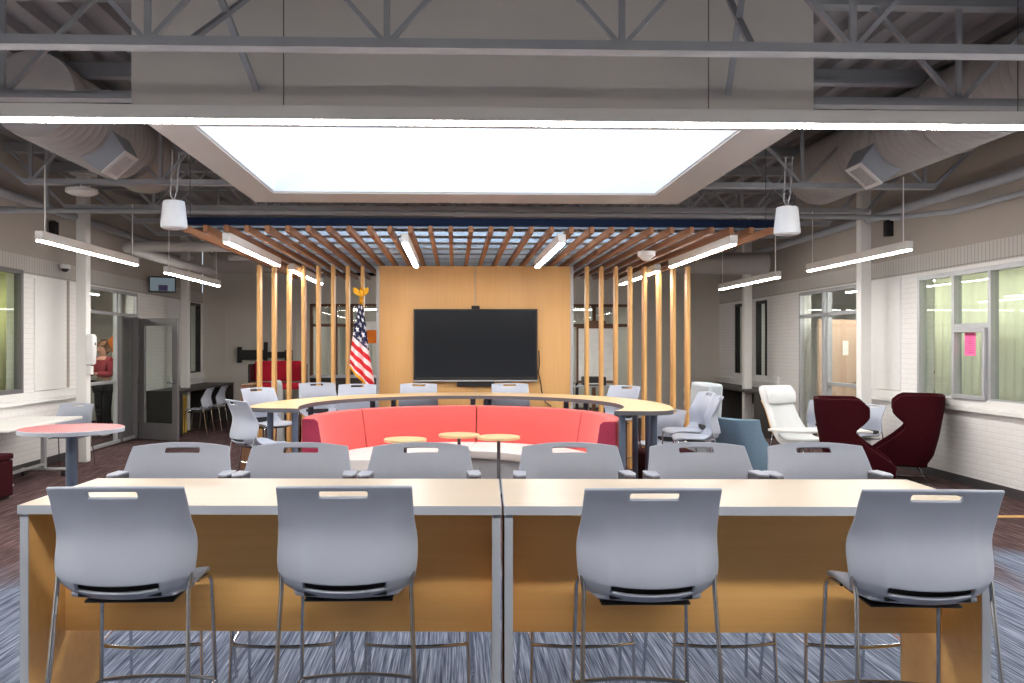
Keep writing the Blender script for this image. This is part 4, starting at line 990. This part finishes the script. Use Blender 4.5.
ink.put('text_lines', 'raspberry_fabric', t, smooth=0)
for x, y, sgn, lab in ((XL + 0.04, 12.02, 1, 'small black speaker box high on the left wall beside the column'), (XR - 0.04, 11.55, -1, 'small black speaker box high on the right wall beside the column')):
    t = thing('wall_speaker', lab, 'speaker', (x, y, 3.30))
    MB().span(-0.04, 0.06, -0.05, 0.05, -0.11, 0.11).put('cabinet', 'black_plastic', t, bevel=0.01) if sgn > 0 else MB().span(-0.06, 0.04, -0.05, 0.05, -0.11, 0.11).put('cabinet', 'black_plastic', t, bevel=0.01)
    MB().span(-0.03, 0.03, -0.02, 0.02, 0.111, 0.13).put('bracket', 'black_metal', t)

# things seen through the glass and posts
t = thing('mobile_whiteboard', 'whiteboard in a dark frame on a stand behind the right wood posts', 'whiteboard', (2.9, 17.2, 0))
MB().span(-0.36, 0.36, -0.015, 0.015, 0.95, 2.02).put('board', 'paper_white', t, smooth=0)
fm = MB()
for a in ((-0.4, -0.36, 0.9, 2.06), (0.36, 0.4, 0.9, 2.06), (-0.4, 0.4, 2.02, 2.06), (-0.4, 0.4, 0.9, 0.95)): fm.span(a[0], a[1], -0.02, 0.02, a[2], a[3])
fm.span(-0.2, 0.2, -0.02, 0.02, 2.06, 2.18); fm.put('frame', 'walnut', t, smooth=0)
for s in (-1, 1): MB().span(s * 0.38 - 0.02, s * 0.38 + 0.02, -0.02, 0.02, 0.0, 0.9).span(s * 0.38 - 0.02, s * 0.38 + 0.02, -0.25, 0.25, 0.0, 0.04).put('stand_leg', 'black_metal', t)
t = thing('shelf_cart', 'dark shelf cart under the whiteboard behind the right posts', 'cart', (2.75, 16.4, 0))
for z in (0.2, 0.55, 0.86): MB().span(-0.42, 0.42, -0.22, 0.22, z, z + 0.03).put('shelf', 'edge_grey', t)
for x in (-0.4, 0.4):
    for y in (-0.2, 0.2): MB().span(x - 0.015, x + 0.015, y - 0.015, y + 0.015, 0, 0.95).put('post', 'black_metal', t)
t = thing('desk_printer', 'black desktop printer on the dark shelf cart', 'printer', (2.72, 16.4, 0.891))
MB().span(-0.22, 0.22, -0.18, 0.18, 0.0, 0.17).put('casing', 'black_plastic', t, bevel=0.02)
MB().span(-0.15, 0.15, -0.26, -0.18, 0.03, 0.05).put('paper_tray', 'paper_white', t)
t = thing('orange_sign', 'orange card on the far glazing right of the flag', 'sign', (-1.86, YB - 0.01, 1.88))
MB().span(-0.16, 0.16, -0.008, 0.0, -0.16, 0.14).put('card', 'orange_card', t, smooth=0)
MB().span(-0.16, 0.16, -0.008, 0.0, 0.145, 0.34).put('header', 'paper_white', t, smooth=0)
t = thing('desk', 'dark desk behind the left posts before the far glazing', 'desk', (-2.3, 18.3, 0))
MB().span(-0.8, 0.8, -0.35, 0.35, 0.98, 1.02).put('desktop', 'edge_grey', t, bevel=0.004)
MB().span(-0.78, 0.78, -0.30, -0.27, 0.05, 0.979).put('front_panel', 'dark_laminate', t)
for x in (-0.76, 0.76): MB().span(x - 0.02, x + 0.02, -0.26, 0.33, 0, 0.979).put('side_panel', 'dark_laminate', t)
for k, (x0, x1) in enumerate(((-2.70, -2.40), (-2.22, -1.95))):
    struct(MB().span(x0, x1, YB + 0.75, YB + 0.78, 1.0, 2.15).put('trim_%d' % (30 + k), 'white_paint'))
tag(MB().span(-6.95, -6.7, 17.4, 17.42, 1.62, 1.95).put('orange_poster', 'orange_card'), 'orange poster behind the person inside the left office', 'poster') if False else None
t = thing('orange_sign', 'orange round sign behind the person in the left office', 'sign', (-6.72, 17.0, 1.70))
MB().lathe([(0.2, -0.01), (0.2, 0.01)], 32).put('disc', 'orange_card', t)
t.rotation_euler = (pi / 2, 0, 0)
MB().span(-0.01, 0.01, -1.72, 0.0, -0.03, -0.012).put('stand', 'black_metal', t)
t = thing('bookcase', 'low bookcase of boxes inside the room behind the right glass', 'bookcase', (8.2, 13.5, 0))
for z in (0.05, 0.45, 0.85, 1.2): MB().span(-0.2, 0.2, -1.2, 1.2, z, z + 0.03).put('shelf', 'walnut', t)
for y in (-1.2, 0, 1.2): MB().span(-0.2, 0.2, y - 0.02, y + 0.02, 0, 1.23).put('side', 'walnut', t)
t = thing('yellow_cabinet', 'yellow cabinet under the far left counter behind the glass door', 'cabinet', (-5.3, 15.8, 0))
MB().span(-0.25, 0.2, -0.05, 0.35, 0.02, 0.72).put('body', 'yellow_panel', t, bevel=0.005)
MB().span(-0.2, 0.15, -0.07, -0.051, 0.1, 0.66).put('door', 'yellow_panel', t, bevel=0.003)

# ------------------------------------------------------------------ the person behind the left glass
def skin_mesh(name, mat, verts, edges, rad, parent, root=0, sub=2):
    me = bpy.data.meshes.new(name); me.from_pydata(verts, edges, []); me.materials.append(MATS[mat])
    o = bpy.data.objects.new(name, me); COL.objects.link(o); o.parent = parent
    md = o.modifiers.new('skin', 'SKIN'); md.use_smooth_shade = True
    for i, r in enumerate(rad):
        sv = me.skin_vertices[0].data[i]; sv.radius = r if isinstance(r, tuple) else (r, r); sv.use_root = (i == root)
    s = o.modifiers.new('sub', 'SUBSURF'); s.levels = sub; s.render_levels = sub
    return o
p = thing('person', 'person with brown hair in red jacket and black trousers standing behind the left glass', 'person', (-6.5, 15.75, 0), radians(-25))
V = [(0, 0, 0.95), (0, 0, 1.10), (0, 0, 1.26), (0, 0, 1.40), (0, -0.01, 1.47), (0, -0.02, 1.53), (0, -0.03, 1.60), (0, -0.03, 1.67),
     (0.10, 0, 0.92), (0.10, -0.02, 0.50), (0.10, 0.02, 0.09), (0.10, -0.14, 0.035),
     (-0.10, 0, 0.92), (-0.12, 0.02, 0.50), (-0.12, 0.06, 0.09), (-0.12, -0.10, 0.035),
     (0.17, 0, 1.39), (0.25, -0.05, 1.13), (0.08, -0.23, 1.15), (0.0, -0.25, 1.17),
     (-0.17, 0, 1.39), (-0.25, -0.06, 1.13), (-0.10, -0.24, 1.22), (-0.02, -0.27, 1.25)]
Eg = [(0, 1), (1, 2), (2, 3), (3, 4), (4, 5), (5, 6), (6, 7), (0, 8), (8, 9), (9, 10), (10, 11), (0, 12), (12, 13), (13, 14), (14, 15), (3, 16), (16, 17), (17, 18), (18, 19), (3, 20), (20, 21), (21, 22), (22, 23)]
R = [(0.13, 0.10), (0.115, 0.09), (0.13, 0.095), (0.12, 0.085), 0.05, 0.06, (0.078, 0.095), 0.06, 0.085, 0.06, 0.04, 0.035, 0.085, 0.06, 0.04, 0.035, 0.05, 0.042, 0.03, 0.022, 0.05, 0.042, 0.03, 0.022]
skin_mesh('body', 'skin', V, Eg, R, p)
sub = lambda ids: ([V[i] for i in ids], {j: k for k, j in enumerate(ids)})
def garment(name, mat, ids, grow, root, edges=Eg):
    vs, mp = sub(ids); es = [(mp[a], mp[b]) for a, b in edges if a in mp and b in mp]
    rr = [tuple(x + grow for x in (R[i] if isinstance(R[i], tuple) else (R[i], R[i]))) for i in ids]
    return skin_mesh(name, mat, vs, es, rr, p, mp[root])
garment('jacket', 'red_jacket', [1, 2, 3, 4, 16, 17, 18, 20, 21, 22], 0.03, 2)
garment('jumper', 'grey_knit', [0, 1], 0.03, 0)
garment('trousers', 'black_cloth', [0, 8, 9, 10, 12, 13, 14], 0.022, 0)
skin_mesh('hair', 'hair_brown', [(0, -0.01, 1.70), (0, 0.03, 1.66), (0, 0.06, 1.58), (0, 0.05, 1.50)], [(0, 1), (1, 2), (2, 3)], [(0.08, 0.085), (0.10, 0.08), (0.085, 0.06), 0.05], p, 1)
for s, vv in ((0.10, 0), (-0.12, 0.04)): skin_mesh('shoe', 'paper_white', [(s, 0.04 + vv, 0.04), (s, -0.06 + vv, 0.04), (s, -0.17 + vv, 0.032)], [(0, 1), (1, 2)], [0.042, 0.044, 0.032], p, 1)
MB().lathe([(0.004, -0.012), (0.011, 0.0), (0.004, 0.012)], 12, (0.03, -0.118, 1.625)).put('eye', 'black_cloth', p)
MB().lathe([(0.004, -0.012), (0.011, 0.0), (0.004, 0.012)], 12, (-0.03, -0.118, 1.625)).put('eye', 'black_cloth', p)
MB().rings([[(x * k, y, z) for x, y in ((-0.014, -0.11), (0.014, -0.11), (0.004, yy), (-0.004, yy))] for z, k, yy in ((1.63, 0.6, -0.122), (1.60, 0.9, -0.138), (1.583, 1.2, -0.146), (1.577, 1.0, -0.12))]).put('nose', 'skin', p)
MB().box((0, -0.118, 1.552), (0.042, 0.02, 0.012)).put('mouth', 'raspberry_fabric', p, bevel=0.004)
for hx, hy, hz, d in ((0.0, -0.25, 1.17, -1), (-0.02, -0.27, 1.25, 1)):
    vs = [(hx, hy, hz), (hx + d * 0.05, hy - 0.02, hz + 0.005)]; es = [(0, 1)]; rr = [(0.02, 0.03), (0.014, 0.036)]
    for q in range(4):
        b = len(vs); dz = -0.03 + 0.02 * q
        vs += [(hx + d * 0.085, hy - 0.03, hz + dz), (hx + d * 0.115, hy - 0.02, hz + dz * 0.9)]; es += [(1, b), (b, b + 1)]; rr += [0.009, 0.008]
    vs += [(hx + d * 0.03, hy - 0.035, hz + 0.05)]; es += [(0, len(vs) - 1)]; rr += [0.010]
    skin_mesh('hand', 'skin', vs, es, rr, p, 0)

# ------------------------------------------------------------------ world, camera, view
w = bpy.data.worlds.new('World'); SC.world = w; w.use_nodes = True
w.node_tree.nodes['Background'].inputs['Color'].default_value = (0.75, 0.85, 1.0, 1); w.node_tree.nodes['Background'].inputs['Strength'].default_value = 0.4
cam = bpy.data.cameras.new('Camera'); co = bpy.data.objects.new('Camera', cam); COL.objects.link(co)
cam.sensor_width = 36.0; cam.lens = 840.0 / 1024 * 36.0
cam.shift_x = (512 - 480) / 1024.0; cam.shift_y = (346 - 341.5) / 1024.0
cam.clip_start = 0.05
co.location = (0, 0, 1.66); co.rotation_euler = (pi / 2, 0, -0.03)
SC.camera = co
vs = SC.view_settings
vs.view_transform = 'Standard'; vs.look = 'None'; vs.gamma = 1.0; vs.use_curve_mapping = False
vs.exposure = 1.05
SC.cycles.use_denoising = True
SC.cycles.max_bounces = 8; SC.cycles.diffuse_bounces = 5; SC.cycles.glossy_bounces = 4; SC.cycles.transparent_max_bounces = 12
SC.cycles.sample_clamp_indirect = 6.0
